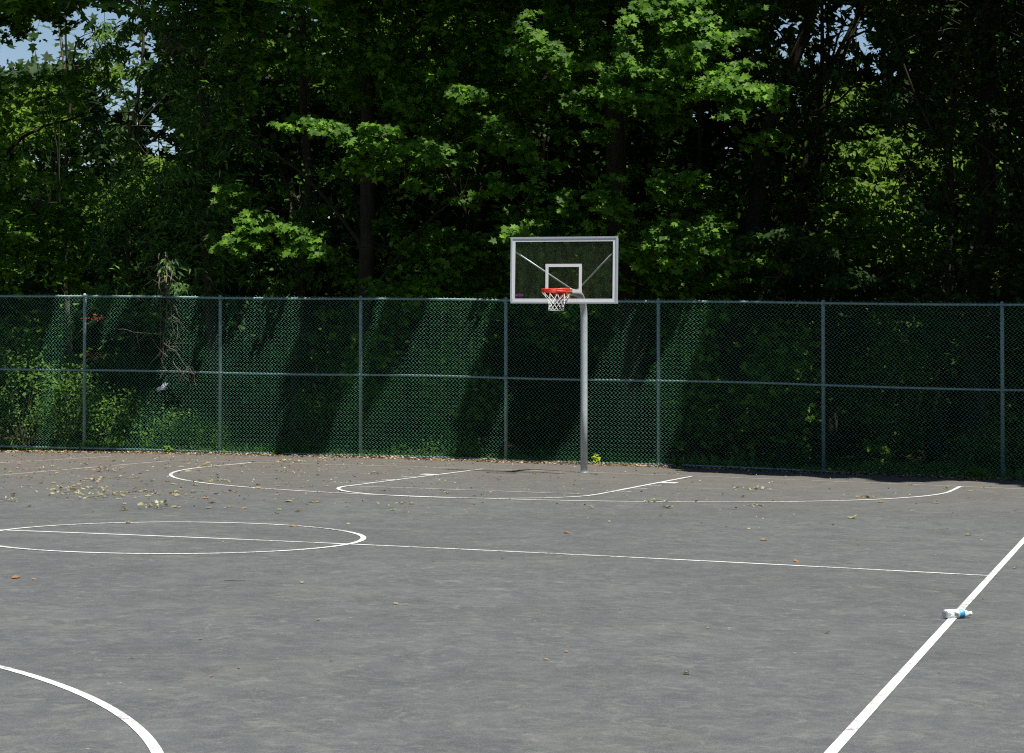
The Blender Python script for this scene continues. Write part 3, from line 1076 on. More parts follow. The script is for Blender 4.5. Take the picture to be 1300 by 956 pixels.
SPOTS = [(C, rd * (1.15 if q > -2 else 1.0)) for C, rd, q in LITP]
# open sky above the undergrowth on the left, so that sun reaches it in patches
for a_, b_, q_, r_ in ((35, 410, -.9, .45), (60, 470, -.8, .40), (90, 500, -.6, .40), (110, 555, -.6, .40), (40, 560, -.5, .35), (150, 460, -1.0, .35), (160, 560, -.8, .40), (215, 545, -.5, .30),
                       (250, 570, -.5, .35), (300, 560, -.4, .35), (20, 440, -1.0, .45), (75, 425, -.8, .5), (100, 450, -.7, .45), (55, 530, -.5, .5), (130, 530, -.7, .5), (185, 570, -.5, .4), (165, 440, -.9, .4), (205, 470, -.7, .35), (280, 545, -.4, .4), (340, 560, -.4, .3), (395, 540, -.8, .3), (435, 560, -.6, .25), (510, 395, -1.0, .18), (665, 425, -1.0, .2), (10, 500, -1.2, .3), (20, 566, -1.1, .45), (70, 570, -1.1, .45), (125, 572, -1.1, .45), (175, 573, -1.1, .45), (225, 573, -1.1, .45), (290, 575, -1.1, .4), (335, 576, -1.1, .35), (15, 535, -1.3, .4),
                       (100, 520, -1.2, .4), (150, 545, -1.3, .4), (60, 440, -1.4, .4), (130, 455, -1.5, .35), (190, 425, -1.0, .2), (250, 400, -1.4, .25)):
    SPOTS.append((pos_at(a_, b_, q_), r_))


def rnd(n, lo, hi):
    return rng.uniform(lo, hi, n)


# A: the high edge of the canopy above the picture, whose shade falls on the fence foot
n = 5600
s_ = rnd(n, -17, 22)
z_ = rnd(n, 8.6, 15.5)
G_w = wlimit(s_ - KS * z_)
q_ = G_w + KQ * z_ - rng.uniform(0.0, 1.0, n) ** 1.3 * (3.0 + 4.0 * np.clip(G_w - .5, 0, 1)) - 0.25
X_, Y_ = fw(s_, q_)
sprays(np.stack([X_, Y_, z_], -1), 16, .34, 'clump', .62, .45, .45)
# B: the roof of the wood
n = 2600
s_, q_, z_ = rnd(n, -17, 22), rnd(n, -24, 0), rnd(n, 11.5, 16.5)
X_, Y_ = fw(s_, q_)
sprays(np.stack([X_, Y_, z_], -1), 15, .42, 'clump', .8, .4, .4)
# C: foliage that faces the court above and through the fence
n = 10500
s_, z_ = rnd(n, -14, 11), rnd(n, 2.0, 9.3)
q_ = -.55 - rng.uniform(0, 1, n) ** 1.2 * 4.0 + KQ * z_ * .55 + wlimit(s_ - KS * z_).clip(-.6, .1) * .6
X_, Y_ = fw(s_, q_)
Pc = np.stack([X_, Y_, z_], -1)
dens = nz3(Pc, 1.1) * .5 + nz3(Pc, .45) * .5
low = np.clip((z_ - 2.0) / 1.6, 0, 1)
kp = rng.uniform(-.75, .75, n) < dens * 1.75 + .02 - (1 - low) * .75
sprays(Pc[kp], 25, .125, 'auto', .40, .35, .55)
# D: the middle of the wood
n = 5200
s_, z_, q_ = rnd(n, -17, 13), rnd(n, 1.0, 12.0), rnd(n, -12.5, -3.5)
X_, Y_ = fw(s_, q_)
Pc = np.stack([X_, Y_, z_], -1)
kp = rng.uniform(-.9, .9, n) < nz3(Pc, .8) + .25
sprays(Pc[kp], 20, .19, 'rhomb', .60, .45, .6)
# sunlit sprays, each on the tree nearest to it
for (C, rd, q) in LITP:
    k_ = max(3, int(12 * (rd / .5) ** 2))
    cc = C + rng.normal(0, 1, (k_, 3)) * np.array([rd * .62, rd * (.22 if C[2] < 5.6 and q > -.5 else .45), rd * .34])
    own = int(np.bincount(assign(cc, .1)).argmax())
    if q < -2.5:
        lt = [i for i, T_ in enumerate(trees) if T_['kind'] == 'light']
        own = min(lt, key=lambda i: abs(trees[i]['ax'] - C[0]))
    kd = 'auto'
    sprays(cc, 34 if q > -3 else 26, .125 if q > -3 else .16, kd, .30, .30, .42, check=False, owner=own, droop=.45, face=.95)

twig_rng = random.Random(5)
for T in trees:
    lab = T['label']
    nm = T['name']
    vis = lab is not None
    if not vis:
        lab = 'shade tree standing %s' % ('just beyond the right edge of the view' if abs(T['ax'] - 11) < 1.6 else 'far beyond the right edge of the view' if T['ax'] > 0 else 'beyond the left edge of the view')
    root = thing(nm, lab, 'tree', tuple(T['base']), 'trees at the edge of the wood behind the fence' if vis else 'trees beyond the edges of the view')
    base = T['base']
    b = MB()
    bm = m_bark_dark if T['bark'] == 'd' else m_bark_grey
    zs = np.linspace(base[2], base[2] + T['h'] * .92, 22)
    pts = [trunk_at(T, z) - base for z in zs]
    rr = [T['r'] * (1.35 if i == 0 else 1.12 if i == 1 else 1) * (1 - .8 * (i / 21) ** 1.1) for i in range(22)]
    b.tube(pts, rr, 12)
    if nm == 'maple_tree' and T['r'] > .25:      # the fork
        p0 = trunk_at(T, 6.6) - base
        b.tube([p0, p0 + np.array([.22, .1, .8]), p0 + np.array([.42, .1, 2.4]), p0 + np.array([.9, .3, 6])], [.17, .15, .13, .05], 10)
    if nm == 'slender_tree' and T['lean'] > .3:      # dark slanting limbs against the sky
        for pth, r0_ in ((((1000, 175), (1018, 140), (1040, 108), (1062, 72), (1084, 30), (1102, -6)), .065), (((1010, 155), (1042, 138), (1066, 128), (1082, 112)), .04),
                         (((1048, 96), (1054, 60), (1050, 20), (1056, -6)), .035), (((1072, 52), (1098, 40), (1126, 44)), .03), (((985, 12), (1020, 8), (1058, 4), (1092, 6)), .035)):
            pp_ = [pos_at(x_, y_, -5.3) - base for x_, y_ in pth]
            b.tube(pp_, [r0_ * (1 - .6 * i / len(pp_)) for i in range(len(pp_))], 7)
    A = np.concatenate(T['anchors']) if T['anchors'] else np.zeros((0, 3))
    if len(A):
        # boughs to well spread sprays, then twigs to their neighbours
        nb = min(len(A), 16 if T['r'] > .12 else 9)
        pick = [int(rng.integers(len(A)))]
        dmin = np.linalg.norm(A - A[pick[0]], axis=1)
        for _ in range(nb - 1):
            j = int(dmin.argmax())
            pick.append(j)
            dmin = np.minimum(dmin, np.linalg.norm(A - A[j], axis=1))
        nodes = []
        for j in pick:
            tip = A[j]
            hd = math.hypot(tip[0] - T['base'][0], tip[1] - T['base'][1])
            z0 = min(max(base[2] + rng.uniform(1.8, 4.5), tip[2] - hd * .7 - .4 + rng.uniform(-.7, .7)), base[2] + T['h'] * .88)
            p0 = trunk_at(T, z0)
            d_ = tip - p0
            L = np.linalg.norm(d_)
            if L < .4 or L > 5.5 or (tip[2] < 4.6 and T['ax'] < -3.2):
                continue
            path = []
            wob = rng.normal(0, .05 * L, (2, 3))
            for k_ in range(8):
                f_ = k_ / 7
                pnt = p0 + d_ * f_ + np.array([0, 0, .14 * L * math.sin(f_ * math.pi)]) + wob[0] * math.sin(f_ * math.pi) + wob[1] * math.sin(2 * f_ * math.pi) * .6
                path.append(pnt)
                if k_ > 1:
                    nodes.append((pnt, k_))
            r0 = min(T['r'] * .36, .014 + .009 * L)
            b.tube([q - base for q in path], [r0 * (1 - .8 * k_ / 7) for k_ in range(8)], 6, cap=False)
        if nodes:
            NP = np.array([q for q, _ in nodes])
            used = {}
            sel = rng.permutation(len(A))[:260]
            sel = [j for j in sel if (4.6 if T['ax'] < -3.2 else 0) < A[j][2] < 10]
            for j in sel[:170]:
                tip = A[j]
                dd = np.linalg.norm(NP - tip, axis=1)
                i = int(dd.argmin())
                if dd[i] > (1.4 if T['bark'] == 'g' else 2.4) or dd[i] < .15 or used.get(i, 0) >= 4:
                    continue
                used[i] = used.get(i, 0) + 1
                m_ = (NP[i] + tip) / 2 + rng.normal(0, .07, 3) + np.array([0, 0, .08])
                b.tube([NP[i] - base, m_ - base, tip - base], [.011, .008, .004], 4, cap=False)
    b.build('trunk', bm, root, True)
    T['geo'].build('crown', LM[T['kind']], root, base)

# far wood: one mass of leaves behind everything
geo = Geo()
n = 26000
s_, q_, z_ = rnd(n, -32, 20), rnd(n, -26, -12), rng.uniform(0, 1, n) ** .8 * 11.5
X_, Y_ = fw(s_, q_)
P_ = np.stack([X_, Y_, z_], -1)
P_ = P_[rng.uniform(-1, 1, n) < nz3(P_, .5) + .45]
ti = np.repeat(np.arange(len(P_)), 9)
pos = P_[ti] + rng.normal(0, .55, (len(ti), 3)) * np.array([1, 1, .55])
fill = np.array([pos_at(rng.uniform(430, 660), rng.uniform(140, 340), rng.uniform(-20, -13)) for _ in range(2600)])   # a denser stand in the middle
pos = np.concatenate([pos, fill])
kp = view_keep(pos, rng.uniform(0, 1, len(pos))) & spot_keep(pos)
pos = pos[kp]
m = len(pos)
nrm = unit(np.array([.1, -.8, .8]) + rng.normal(0, .6, (m, 3)))
geo.add(*leaf_geo(pos, nrm, rng.normal(0, 1, (m, 3)) + np.array([0, 0, -.5]), rng.uniform(.22, .42, m), 'clump'))
# low thicket that closes the view under the crowns
n = 9000
s_, q_, z_ = rnd(n, -34, 20), rnd(n, -24, -8), rng.uniform(0, 1, n) * 4.6
X_, Y_ = fw(s_, q_)
P_ = np.stack([X_, Y_, z_], -1)
ti = np.repeat(np.arange(n), 10)
pos = P_[ti] + rng.normal(0, .45, (len(ti), 3))
m = len(pos)
nrm = unit(np.array([.1, -.6, .8]) + rng.normal(0, .6, (m, 3)))
geo.add(*leaf_geo(pos, nrm, rng.normal(0, 1, (m, 3)), rng.uniform(.2, .38, m), 'clump'))
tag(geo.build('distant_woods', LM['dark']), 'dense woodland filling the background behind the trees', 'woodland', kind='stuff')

# the park's other trees, round the remaining sides of the court (they mirror in the backboard and close off the low sky)
geo = Geo()
n = 5200
ang = rng.uniform(R(150), R(395), n)
rad_ = rng.uniform(30, 42, n)
P_ = np.stack([rad_ * np.cos(ang), 8 + rad_ * np.sin(ang), rng.uniform(0, 1, n) ** .9 * (13 + 3 * np.sin(ang * 9))], -1)
P_ = P_[to_sq(P_[:, 0], P_[:, 1])[1] > 4]
ti = np.repeat(np.arange(len(P_)), 5)
pos = P_[ti] + rng.normal(0, .9, (len(ti), 3))
m = len(pos)
geo.add(*leaf_geo(pos, unit(rng.normal(0, .7, (m, 3)) + np.array([0, 0, .7])), rng.normal(0, 1, (m, 3)), rng.uniform(.9, 1.5, m), 'clump'))
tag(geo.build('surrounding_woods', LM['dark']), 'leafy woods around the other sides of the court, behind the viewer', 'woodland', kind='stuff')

# ------------------------------------------------------------------ shrubs and undergrowth behind the fence
SH = [
 (30, -1.6, 2.3, 1.5, 'under', 'oval', .085, 'big leafy shrub filling the leftmost fence panel'),
 (92, -0.9, 1.7, .75, 'under', 'oval', .075, 'bright leafy shrub right behind the leftmost fence post'),
 (150, -1.3, 1.15, .9, 'under', 'oval', .07, 'low bright shrub between the leftmost post and the dead vines'),
 (165, -2.6, 2.2, 1.0, 'dark', 'oval', .08, 'dim shrub behind the red leaved sprigs'),
 (232, -.7, .75, .5, 'under', 'oval', .07, 'small shrub at the fence foot just left of the second post'),
 (268, -.55, .6, .35, 'light', 'oval', .06, 'knee high light green shrub touching the second fence post'),
 (395, -1.2, 1.3, .55, 'under', 'narrow', .10, 'narrow leaved bush behind the third fence panel'),
 (470, -1.4, 2.4, .6, 'maple', 'maple', .12, 'maple sapling with drooping leaves beside the thick dark trunk'),
 (585, -1.6, 2.4, .7, 'maple', 'maple', .12, 'maple sapling behind the fence left of the fourth post'),
 (880, -1.5, 2.8, .8, 'maple', 'maple', .13, 'maple sapling with dark leaves just right of the fifth post'),
 (985, -1.6, 2.7, .9, 'maple', 'maple', .14, 'broad maple sapling behind the fence left of the sixth post'),
 (1130, -3.2, 2.6, .9, 'light', 'oval', .09, 'sun flecked shrub in the gap between the sixth and last posts'),
 (1245, -1.4, .8, .5, 'under', 'oval', .08, 'low shrub at the foot of the thick trunk at right'),
 (1300, -1.5, 1.2, .8, 'under', 'oval', .09, 'dark green shrub at the right edge beyond the last post'),
 (-80, -1.5, 2.2, 1.5, 'under', 'oval', .09, None),
]
for px, q, hh_, rr_, mk, tk, ls, lab in SH:
    s = px_at(px, q)
    X, Y = fw(s, q)
    base = np.array([X, Y, gz(X, Y) - .03])
    root = thing('shrub' if 'sapling' not in (lab or '') else 'sapling', lab or 'leafy shrub beyond the left edge of the view', 'shrub' if 'sapling' not in (lab or '') else 'sapling', tuple(base), 'shrubs behind the fence')
    b = MB()
    geo = Geo()
    ns = int((26 + 60 * rr_ * hh_ / 2) * (1.7 if px < 300 else 1))
    cen = unit(rng.normal(0, 1, (ns, 3))) * rng.uniform(.35, 1, (ns, 1)) ** .6 * np.array([rr_, rr_ * .7, hh_ * .48]) + np.array([0, 0, hh_ * .52])
    for c_ in cen[:22]:
        bs = rng.normal(0, .06, 3)
        bs[2] = 0
        b.tube([bs, c_ * np.array([.45, .45, .55]), c_], [.012, .008, .004], 4, cap=False)
    if 'sapling' in (lab or ''):
        b.tube([(0, 0, 0), (.03, 0, hh_ * .5), (0, .02, hh_ * .95)], [.03, .022, .01], 6)
    per = 26 if tk != 'maple' else 14
    ti = np.repeat(np.arange(ns), per)
    pos = cen[ti] + rng.normal(0, .15, (len(ti), 3))
    pos[:, 2] = np.abs(pos[:, 2])
    mask = (pos @ np.array([NX, NY, 0])) < (-q - .08)
    pos = pos[mask]
    m = len(pos)
    nrm = unit(np.array([.1, -.5, .8]) + rng.normal(0, .5, (m, 3)))
    geo.add(*leaf_geo(pos, nrm, rng.normal(0, .8, (m, 3)) + np.array([0, -.2, -.4]), ls * rng.uniform(.6, 1.25, m), tk))
    b.build('stem', m_bark_grey, root)
    geo.build('foliage', LM[mk], root)

# ground cover: low plants and grass behind the fence
geo = Geo()
n = 30000
s_, q_ = rnd(n, -16, 12), -.02 - rng.uniform(0, 1, n) ** 1.6 * 5
X_, Y_ = fw(s_, q_)
P_ = np.stack([X_, Y_, np.zeros(n)], -1)
hm = np.clip(.35 + .5 * nz3(P_, 1.3), .05, 1.0) * np.where((s_ < px_at(600, 0)), 1.0, .30) * np.clip(.35 + -q_ * .9, .2, 1) * np.where(s_ < px_at(250, 0), 1.25, .8)
P_[:, 2] = ground_z(X_, Y_) - .02 + hm * rng.uniform(0, .8, n)
nrm = unit(np.array([.1, -.5, .8]) + rng.normal(0, .5, (n, 3)))
geo.add(*leaf_geo(P_, nrm, rng.normal(0, .8, (n, 3)) + np.array([0, 0, .3]), rng.uniform(.04, .10, n), 'oval'))
n = 9000
s_, q_ = rnd(n, -16, 12), -.01 - rng.uniform(0, 1, n) ** 1.3 * 2.5
X_, Y_ = fw(s_, q_)
kp = (nz3(np.stack([X_, Y_, X_ * 0], -1), 2.2) + np.where(s_ < px_at(300, 0), .15, np.where(s_ < px_at(640, 0), -.15, -.55))) > rng.uniform(-.4, .5, n)
s_, q_, X_, Y_ = s_[kp], q_[kp], X_[kp], Y_[kp]
n = len(s_)
P_ = np.stack([X_, Y_, ground_z(X_, Y_) - .02], -1)
nrm = unit(np.array([0, -1.0, .2]) + rng.normal(0, .5, (n, 3)))
geo.add(*leaf_geo(P_, nrm, rng.normal(0, .35, (n, 3)) + np.array([0, 0, .9]), rng.uniform(.06, .30, n), 'narrow'))
tag(geo.build('ground_cover', LM['under']), 'low green weeds and grass growing behind the foot of the fence', 'ground cover', kind='stuff')

# yellow green weed beside the pole, and others at the fence foot
for px, sz_, lab in ((757, .75, 'bright yellow green weed growing at the fence foot just right of the hoop pole'),
                     (860, .55, 'small green weed at the fence foot right of the fifth post'),
                     (1238, 1.0, 'spreading green weed at the fence foot left of the last post'),
                     (213, .7, 'weed at the fence foot below the dead vines'),
                     (352, .5, 'tiny weed at the fence foot in the third panel')):
    s = px_at(px, .10)
    X, Y = fw(s, .10)
    root = thing('weed', lab, 'weed', (X, Y, gz(X, Y)), 'weeds along the fence foot')
    m = 70
    pos = unit(rng.normal(0, 1, (m, 3))) * np.array([.13, .07, .10]) * sz_ * rng.uniform(.3, 1, (m, 1)) + np.array([0, 0, .12 * sz_])
    if px == 1238:
        pos[:, 0] *= 2.2
    geo = Geo()
    geo.add(*leaf_geo(pos, unit(np.array([.2, -.5, .8]) + rng.normal(0, .4, (m, 3))), rng.normal(0, 1, (m, 3)), rng.uniform(.04, .075, m), 'oval'))
    geo.build('foliage', leaf_mat('weed_leaves', (.22, .30, .02), (.34, .42, .03), (.46, .50, .05), .3) if px == 757 else LM['light'], root)
    b = MB()
    for k_ in range(7):
        e = pos[k_]
        b.tube([(0, 0, -.01), e * .5 + np.array([0, 0, .02]), e], .003, 4, cap=False)
    b.build('stem', LM['under'], root)

# red leaved sprigs
for px, py, sz_, lab in ((124, 404, .20, 'upper sprig of red dying leaves just right of the leftmost fence post'),
                         (118, 453, .20, 'lower sprig of red dying leaves just above the middle rail')):
    C = pos_at(px, py, -.35)
    root = thing('red_leaf_sprig', lab, 'leaf sprig', tuple(C))
    m = 34
    pos = rng.normal(0, 1, (m, 3)) * np.array([sz_ * .55, sz_ * .3, sz_ * .22])
    geo = Geo()
    geo.add(*leaf_geo(pos, unit(np.array([.2, -.6, .8]) + rng.normal(0, .4, (m, 3))), rng.normal(0, 1, (m, 3)), rng.uniform(.05, .09, m), 'narrow'))
    geo.build('foliage', LM['red'], root)
    b = MB()
    b.tube([(-.5, -.1, -.45), (-.2, 0, -.1), (0, 0, 0), (.12, 0, .02)], [.008, .006, .005, .003], 4)
    b.build('stem', m_vine, root)

# dead vines that hang over the fence on the left
vr = random.Random(11)


def vine(pxs, q0, r, lab, nm='dead_vine', side=10):
    pts = [pos_at(px, py, q0 + (qq if len(p_) > 2 else 0)) for p_ in pxs for px, py, qq in [(*p_, 0)[:3]]]
    base = pts[0]
    root = thing(nm, lab, 'vine', tuple(base), 'dead vines hanging over the fence')
    # smooth the path
    path = []
    for i in range(len(pts) - 1):
        for k_ in range(5):
            f_ = k_ / 5
            path.append(pts[i] * (1 - f_) + pts[i + 1] * f_ + np.array([vr.uniform(-.02, .02), vr.uniform(-.02, .02), vr.uniform(-.02, .02)]))
    path.append(pts[-1])
    b = MB()
    b.tube([p_ - base for p_ in path], [r * (1 - .55 * i / len(path)) for i in range(len(path))], 6)
    for _ in range(side):
        i = vr.randrange(2, len(path) - 1)
        p_ = path[i] - base
        d_ = np.array([vr.uniform(-1, 1), vr.uniform(-.1, .25), vr.uniform(-1.0, .3)])
        L = vr.uniform(.1, .45)
        m_ = p_ + d_ * L * .5 + np.array([vr.uniform(-.06, .06), 0, vr.uniform(-.04, .06)])
        e = p_ + d_ * L + np.array([0, 0, -.08])
        b.tube([p_, m_, e], [r * .42, r * .34, r * .18], 4, cap=False)
    b.build('stem', m_vine, root, False)


vine([(210, 325, -.6), (212, 364), (212, 384), (207, 440), (204, 480)], .10, .014, 'longest dead vine hanging straight down over the top rail', side=14)
vine([(201, 322, -.6), (200, 345, -.4), (203, 370), (205, 400), (203, 455)], .12, .010, 'short dead vine hanging just left of the longest one', side=16)
vine([(209, 320, -.6), (218, 345, -.4), (214, 372), (219, 420), (213, 450)], .14, .009, 'twisted dead vine looping right of the longest one over the top rail', side=14)
vine([(190, 428), (205, 446), (222, 462), (232, 474), (240, 484)], .16, .010, 'pale dead twig slanting down to the middle rail right of the vines', 'dead_twig', side=9)
vine([(207, 436), (224, 446), (234, 462), (246, 474), (249, 490)], .17, .008, 'thin pale dead twig ending lowest below the middle rail', 'dead_twig', side=8)
vine([(212, 400), (224, 412), (226, 428), (218, 446)], .13, .007, 'small curved dead twig tangled beside the vines above the middle rail', 'dead_twig', side=6)
vine([(150, 418), (180, 422), (205, 424)], -.35, .006, 'level dead twig between the red sprigs and the vines', 'dead_twig', side=3)
vine([(160, 0), (180, 20), (215, 50), (240, 62)], -1.0, .05, 'thick curving bare branch across the sky at upper left', 'dead_branch', side=14)
vine([(100, 62), (112, 48), (128, 36), (165, 30)], -1.2, .02, 'thin forked bare branch against the sky at upper left', 'dead_branch', side=12)
vine([(118, 66), (130, 55), (134, 44)], -1.2, .012, 'short bare branch below the forked one at upper left', 'dead_branch', side=8)

# pale arching stems of dead grass, behind the fence at left
for a_, b_, c_, lab in (((18, 548), (30, 538), (47, 532), 'pale arching grass stem behind the leftmost fence panel'),
                        ((66, 530), (78, 534), (88, 545), 'pale drooping grass stem close to the leftmost post')):
    pts = [pos_at(x, y, -.3) for x, y in (a_, b_, c_)]
    b = MB()
    b.tube([p_ - pts[0] for p_ in pts], .006, 4)
    o = b.build('grass_stem', LM['dry'])
    o.location = tuple(pts[0])
    tag(o, lab, 'grass stem', 'pale grass stems')

# crumpled white plastic bag behind the fence
C = pos_at(206, 490, -.16)
me = bpy.data.meshes.new('plastic_bag')
nu, nv = 18, 12
vs = []
br = random.Random(2)
for i in range(nv + 1):
    th = math.pi * i / nv
    for j in range(nu):
        ph = 2 * math.pi * j / nu
        r = .062 * (1 + .38 * math.sin(3 * ph + 4 * th) * math.sin(2 * th + 1) + br.uniform(-.45, .45))
        vs.append((r * (1.5 * math.sin(th) * math.cos(ph) + .5 * math.cos(th)), r * math.sin(th) * math.sin(ph) * .5, r * (.8 * math.cos(th) + .45 * math.sin(th) * math.cos(ph)) - .05 * math.sin(th * 2) ** 2))
fs = [(i * nu + j, i * nu + (j + 1) % nu, (i + 1) * nu + (j + 1) % nu, (i + 1) * nu + j) for i in range(nv) for j in range(nu)]
me.from_pydata(vs, [], fs)
me.update()
o = link_mesh('plastic_bag', me, speckled('white_bag_plastic', (.66, .70, .74), .1, 20, .35, .5))
o.location = tuple(C)
tag(o, 'crumpled white plastic bag caught behind the fence below the dead vines', 'plastic bag')

# ------------------------------------------------------------------ litter on the court
def backproj(px, py):
    b_ = -(py - 433.5) / F
    dy, dz = math.cos(PITCH) - b_ * math.sin(PITCH), math.sin(PITCH) + b_ * math.cos(PITCH)
    a_ = (px - 650) / F
    t_ = 10.0
    for _ in range(60):
        t_ = .5 * t_ + .5 * (gz(a_ * t_, dy * t_) - H0) / dz
        t_ = min(max(t_, 2), 60)
    return a_ * t_, dy * t_


leaf_protos = []
pr_ = random.Random(21)
for v_, (tk, mk) in enumerate((('maple', 'dry'), ('oval', 'fresh'), ('rhomb', 'dry'), ('maple', 'fresh'), ('oval', 'orange'), ('clump', 'fresh'))):
    T_, Fc = TEMPL[tk]
    T_ = T_.copy()
    T_[:, 1] -= .45
    rr2 = T_[:, 0] ** 2 + T_[:, 1] ** 2
    T_[:, 2] = T_[:, 2] * 1.2 + rr2 * (.45 if v_ % 2 else .3) + np.array([pr_.uniform(0, .08) for _ in T_])
    T_[:, 2] -= T_[:, 2].min()
    leaf_protos.append((np_mesh('fallen_leaf', T_, Fc, 3), LM[mk]))
for me_, mt in leaf_protos:
    me_.materials.append(mt)
LEAFLAB = {'dry': ('pale dry leaf lying on the court', 'pale dry leaves fallen on the court'),
           'fresh': ('yellow green leaf lying on the court', 'yellow green leaves fallen on the court'),
           'orange': ('orange brown leaf lying on the court', 'orange brown leaves fallen on the court')}
KINDS = ['dry', 'fresh', 'dry', 'fresh', 'orange', 'fresh']


def where(X, Y):
    dx, dy = X - OX, Y - OY
    u, v = dx * CY - dy * SYW, -dx * SYW - dy * CY
    if v < 0:
        return 'behind the baseline, ' + ('left of the pole' if u < 0 else 'right of the pole')
    if u > HW:
        return 'outside the thick right sideline'
    if u < -HW:
        return 'left of the left sideline, ' + ('nearer the fence' if v < 3 else 'farther from the fence')
    if math.hypot(u, v - HL) < RC:
        return 'inside the centre circle'
    if abs(u) < KW and v < FD:
        return 'inside the lane in front of the hoop'
    if v < HP and abs(u) < R3 or math.hypot(u, v - HP) < R3:
        return 'within the arc, ' + ('left of the lane' if u < -KW else 'right of the lane' if u > KW else 'in front of the lane')
    if v < HL:
        return 'above the halfway line, ' + ('beside the left sideline' if u < -6 else 'behind the centre circle' if u < -2 else 'far right' if u > 5 else 'right of centre' if u > 2 else 'near the middle')
    return 'below the halfway line, ' + ('left side' if u < 1.5 else 'middle' if u < 5 else 'near the right sideline')


def fallen(X, Y, size, v_=None, lab=None):
    v_ = pr_.choice((0, 0, 1, 2, 3, 3, 4)) if v_ is None else v_
    o = bpy.data.objects.new('fallen_leaf', leaf_protos[v_][0])
    o.location = (X, Y, gz(X, Y) + .006)
    o.rotation_euler = (pr_.uniform(-.22, .22), pr_.uniform(-.22, .22), pr_.uniform(0, 6.28))
    o.scale = (size, size, size * pr_.uniform(.5, 1.3))
    col.objects.link(o)
    l_, g_ = LEAFLAB[KINDS[v_]]
    w_ = where(X, Y)
    l_, g_ = l_.replace('on the court', w_), g_.replace('on the court', w_)
    tag(o, lab or l_, 'leaf', None if lab else g_)
    return o


for px, py, sz_, v_, lab in ((21, 734, .12, 4, 'single orange leaf lying alone on the court at the left edge'),
                             (1011, 713, .09, 4, 'orange brown leaf lying just above the halfway line at right'),
                             (1083, 658, .15, 5, 'larger green leaf lying on the court right of centre inside the halfway line'),
                             (870, 856, .05, 3, 'tiny green leaf near the bottom of the court right of centre'),
                             (845, 645, .16, 3, 'pale green leaf beside another just below the three point line'),
                             (1289, 722, .07, 1, 'small green leaf lying right of the thick sideline'),
                             (1202, 621, .14, 5, 'green leaf touching the right end of the three point arc')):
    fallen(*backproj(px, py), sz_, v_, lab)
for _ in range(215):
    # mostly near the fence and to the left
    r_ = pr_.random()
    if r_ < .50:
        px, py = pr_.uniform(0, 420) ** 1.0, 585 + abs(pr_.gauss(0, 32))
    elif r_ < .8:
        px, py = pr_.uniform(0, 1300), 600 + abs(pr_.gauss(0, 38))
    else:
        px, py = pr_.uniform(0, 1300), pr_.uniform(620, 860)
    X, Y = backproj(px, py)
    s, q = to_sq(X, Y)
    if q < .1:
        continue
    sz_ = pr_.uniform(.045, .11) if Y > 20 else pr_.uniform(.02, .045)
    fallen(X, Y, sz_)

# leafy sprigs blown onto the court
SPR = [(92, 627, .34, 'fallen leafy twig at the left end of the row of leaf clumps on the court'), (96, 620, .22, 'small fallen twig just behind the leftmost leaf clump'), (122, 633, .24, 'fallen clump of yellow green leaves in the middle of the leaf row'),
       (136, 631, .30, 'fallen leaf clump right of the middle one in the leaf row'), (153, 629, .26, 'fallen leaf clump at the right end of the leaf row'), (121, 622, .18, 'little leaf clump behind the middle of the leaf row'), (132, 599, .26, 'fallen leaf clump near the left sideline'),
       (62, 576, .30, 'fallen leaf clump close to the fence at far left'), (152, 608, .22, 'dark fallen leaf clump between the left sideline and the three point arc'), (180, 625, .20, 'fallen leaf clump below the left bulge of the three point arc'),
       (200, 645, .32, 'flat spread of fallen leaves just above the centre circle'), (280, 612, .20, 'fallen leaf clump inside the left of the three point arc'), (261, 593, .20, 'fallen leaf clump lying on the arc at its upper left'), (366, 587, .28, 'bright fallen leaf clump near the fence below the third panel'),
       (110, 611, .20, 'pale fallen leaf clump left of the dark one'), (476, 602, .16, 'pale fallen leaf clump left of the lane'), (515, 641, .16, 'fallen leaf clump in front of the free throw circle'), (833, 638, .22, 'pale fallen leaf clump on the three point line in front of the hoop'), (957, 622, .2, 'fallen leaf clump between the lane and the right of the arc'),
       (957, 643, .14, 'fallen leaf clump below the right part of the three point line'), (1098, 632, .16, 'darker fallen clump on the right of the three point line'), (360, 600, .14, 'little pale clump behind the left of the arc'), (225, 628, .22, 'scattered leaf clump right below the left bulge of the arc'), (2, 637, .2, 'fallen leaf clump at the left edge of the court')]
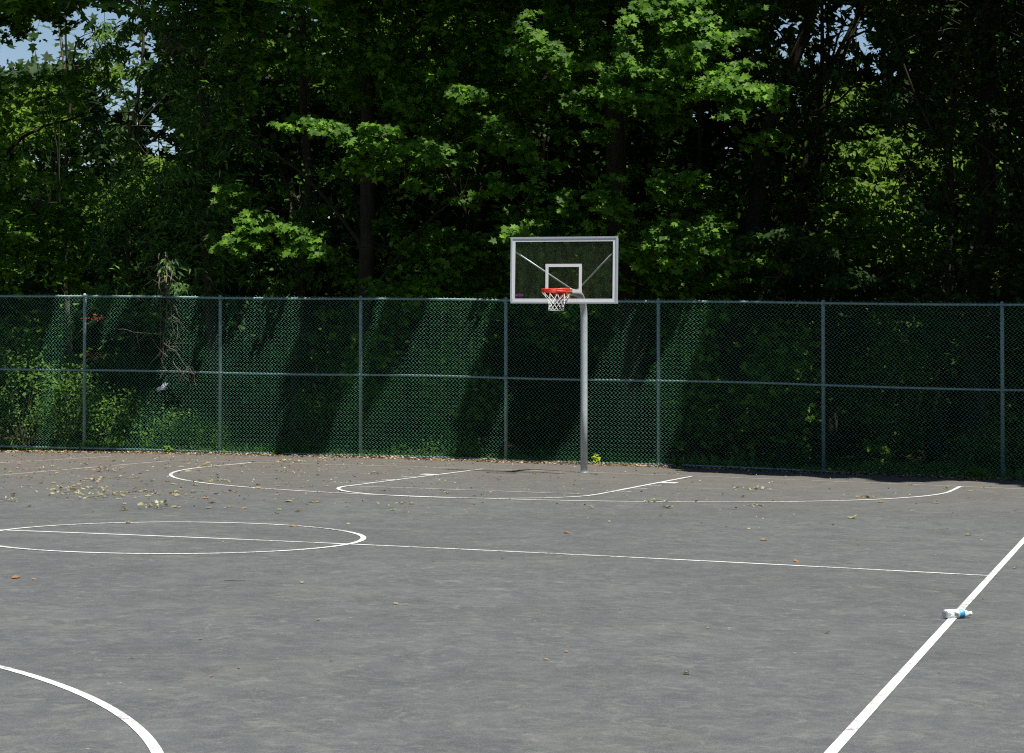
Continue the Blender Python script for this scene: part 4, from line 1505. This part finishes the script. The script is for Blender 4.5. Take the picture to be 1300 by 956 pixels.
for px, py, sz_, lab in SPR:
    X, Y = backproj(px, py)
    root = thing('fallen_leaf_clump', lab, 'leaf clump', (X, Y, gz(X, Y)), 'clumps of fallen leaves on the court')
    m = int(25 * sz_ / .25)
    pos = rng.normal(0, 1, (m, 3)) * np.array([sz_ * .75, sz_ * .55, 0]) * .85
    pos[:, 2] = .008 + rng.uniform(0, .05, m) * sz_ / .3
    geo = Geo()
    geo.add(*leaf_geo(pos, unit(np.array([0, -.15, 1]) + rng.normal(0, .45, (m, 3))), rng.normal(0, 1, (m, 3)) * np.array([1, 1, .15]), rng.uniform(.022, .055, m), 'maple' if pr_.random() < .5 else 'oval'))
    geo.build('leaves', LM['fresh' if pr_.random() < .75 else 'dry'], root)
    b = MB()
    b.tube([(-sz_ * .5, .02, .010), (0, 0, .03), (sz_ * .7, -.02, .012)], .004, 4)
    b.build('twig', m_vine, root)

# dark twig on the court, left of centre, near the camera
X, Y = backproj(298, 738)
b = MB()
b.tube([(-.08, 0, .004), (-.03, .012, .005), (.03, -.005, .004), (.08, .008, .004)], .0022, 5)
o = b.build('dry_twig', m_bark_dark)
o.location = (X, Y, gz(X, Y))
tag(o, 'short dark twig lying on the court below the centre circle', 'twig')

# uncountable crumbs: bits of leaf, seeds and soil, thick along the fence
geo = Geo()
n = 21000
s_ = rnd(n, -15, 11)
q_ = np.where(rng.uniform(0, 1, n) < .55, .02 + np.abs(rng.normal(0, .28, n)), rng.uniform(0, 1, n) ** 1.5 * 14)
X_, Y_ = fw(s_, q_)
wt = np.where(q_ > .9, np.clip(1.1 - (s_ + 10) / 16, .10, 1), 1)
kp = rng.uniform(0, 1, n) < wt
X_, Y_, q_ = X_[kp], Y_[kp], q_[kp]
n = len(X_)
P_ = np.stack([X_, Y_, ground_z(X_, Y_) + .007 + rng.uniform(0, .012, n)], -1)
sz = np.where(q_ < .9, rng.uniform(.02, .07, n), rng.uniform(.012, .045, n))
geo.add(*leaf_geo(P_, unit(np.array([0, 0, 1]) + rng.normal(0, .3, (n, 3))), rng.normal(0, 1, (n, 3)) * np.array([1, 1, .1]), sz, 'rhomb'))
m_crumb = leaf_mat('leaf_crumbs', (.10, .055, .03), (.24, .16, .09), (.50, .46, .32), .05, .9, .05, tcol=(1, 1, 1))
tag(geo.build('leaf_litter', m_crumb), 'brown crumbs of dry leaves and soil strewn along the fence foot and over the court', 'leaf litter', kind='stuff')
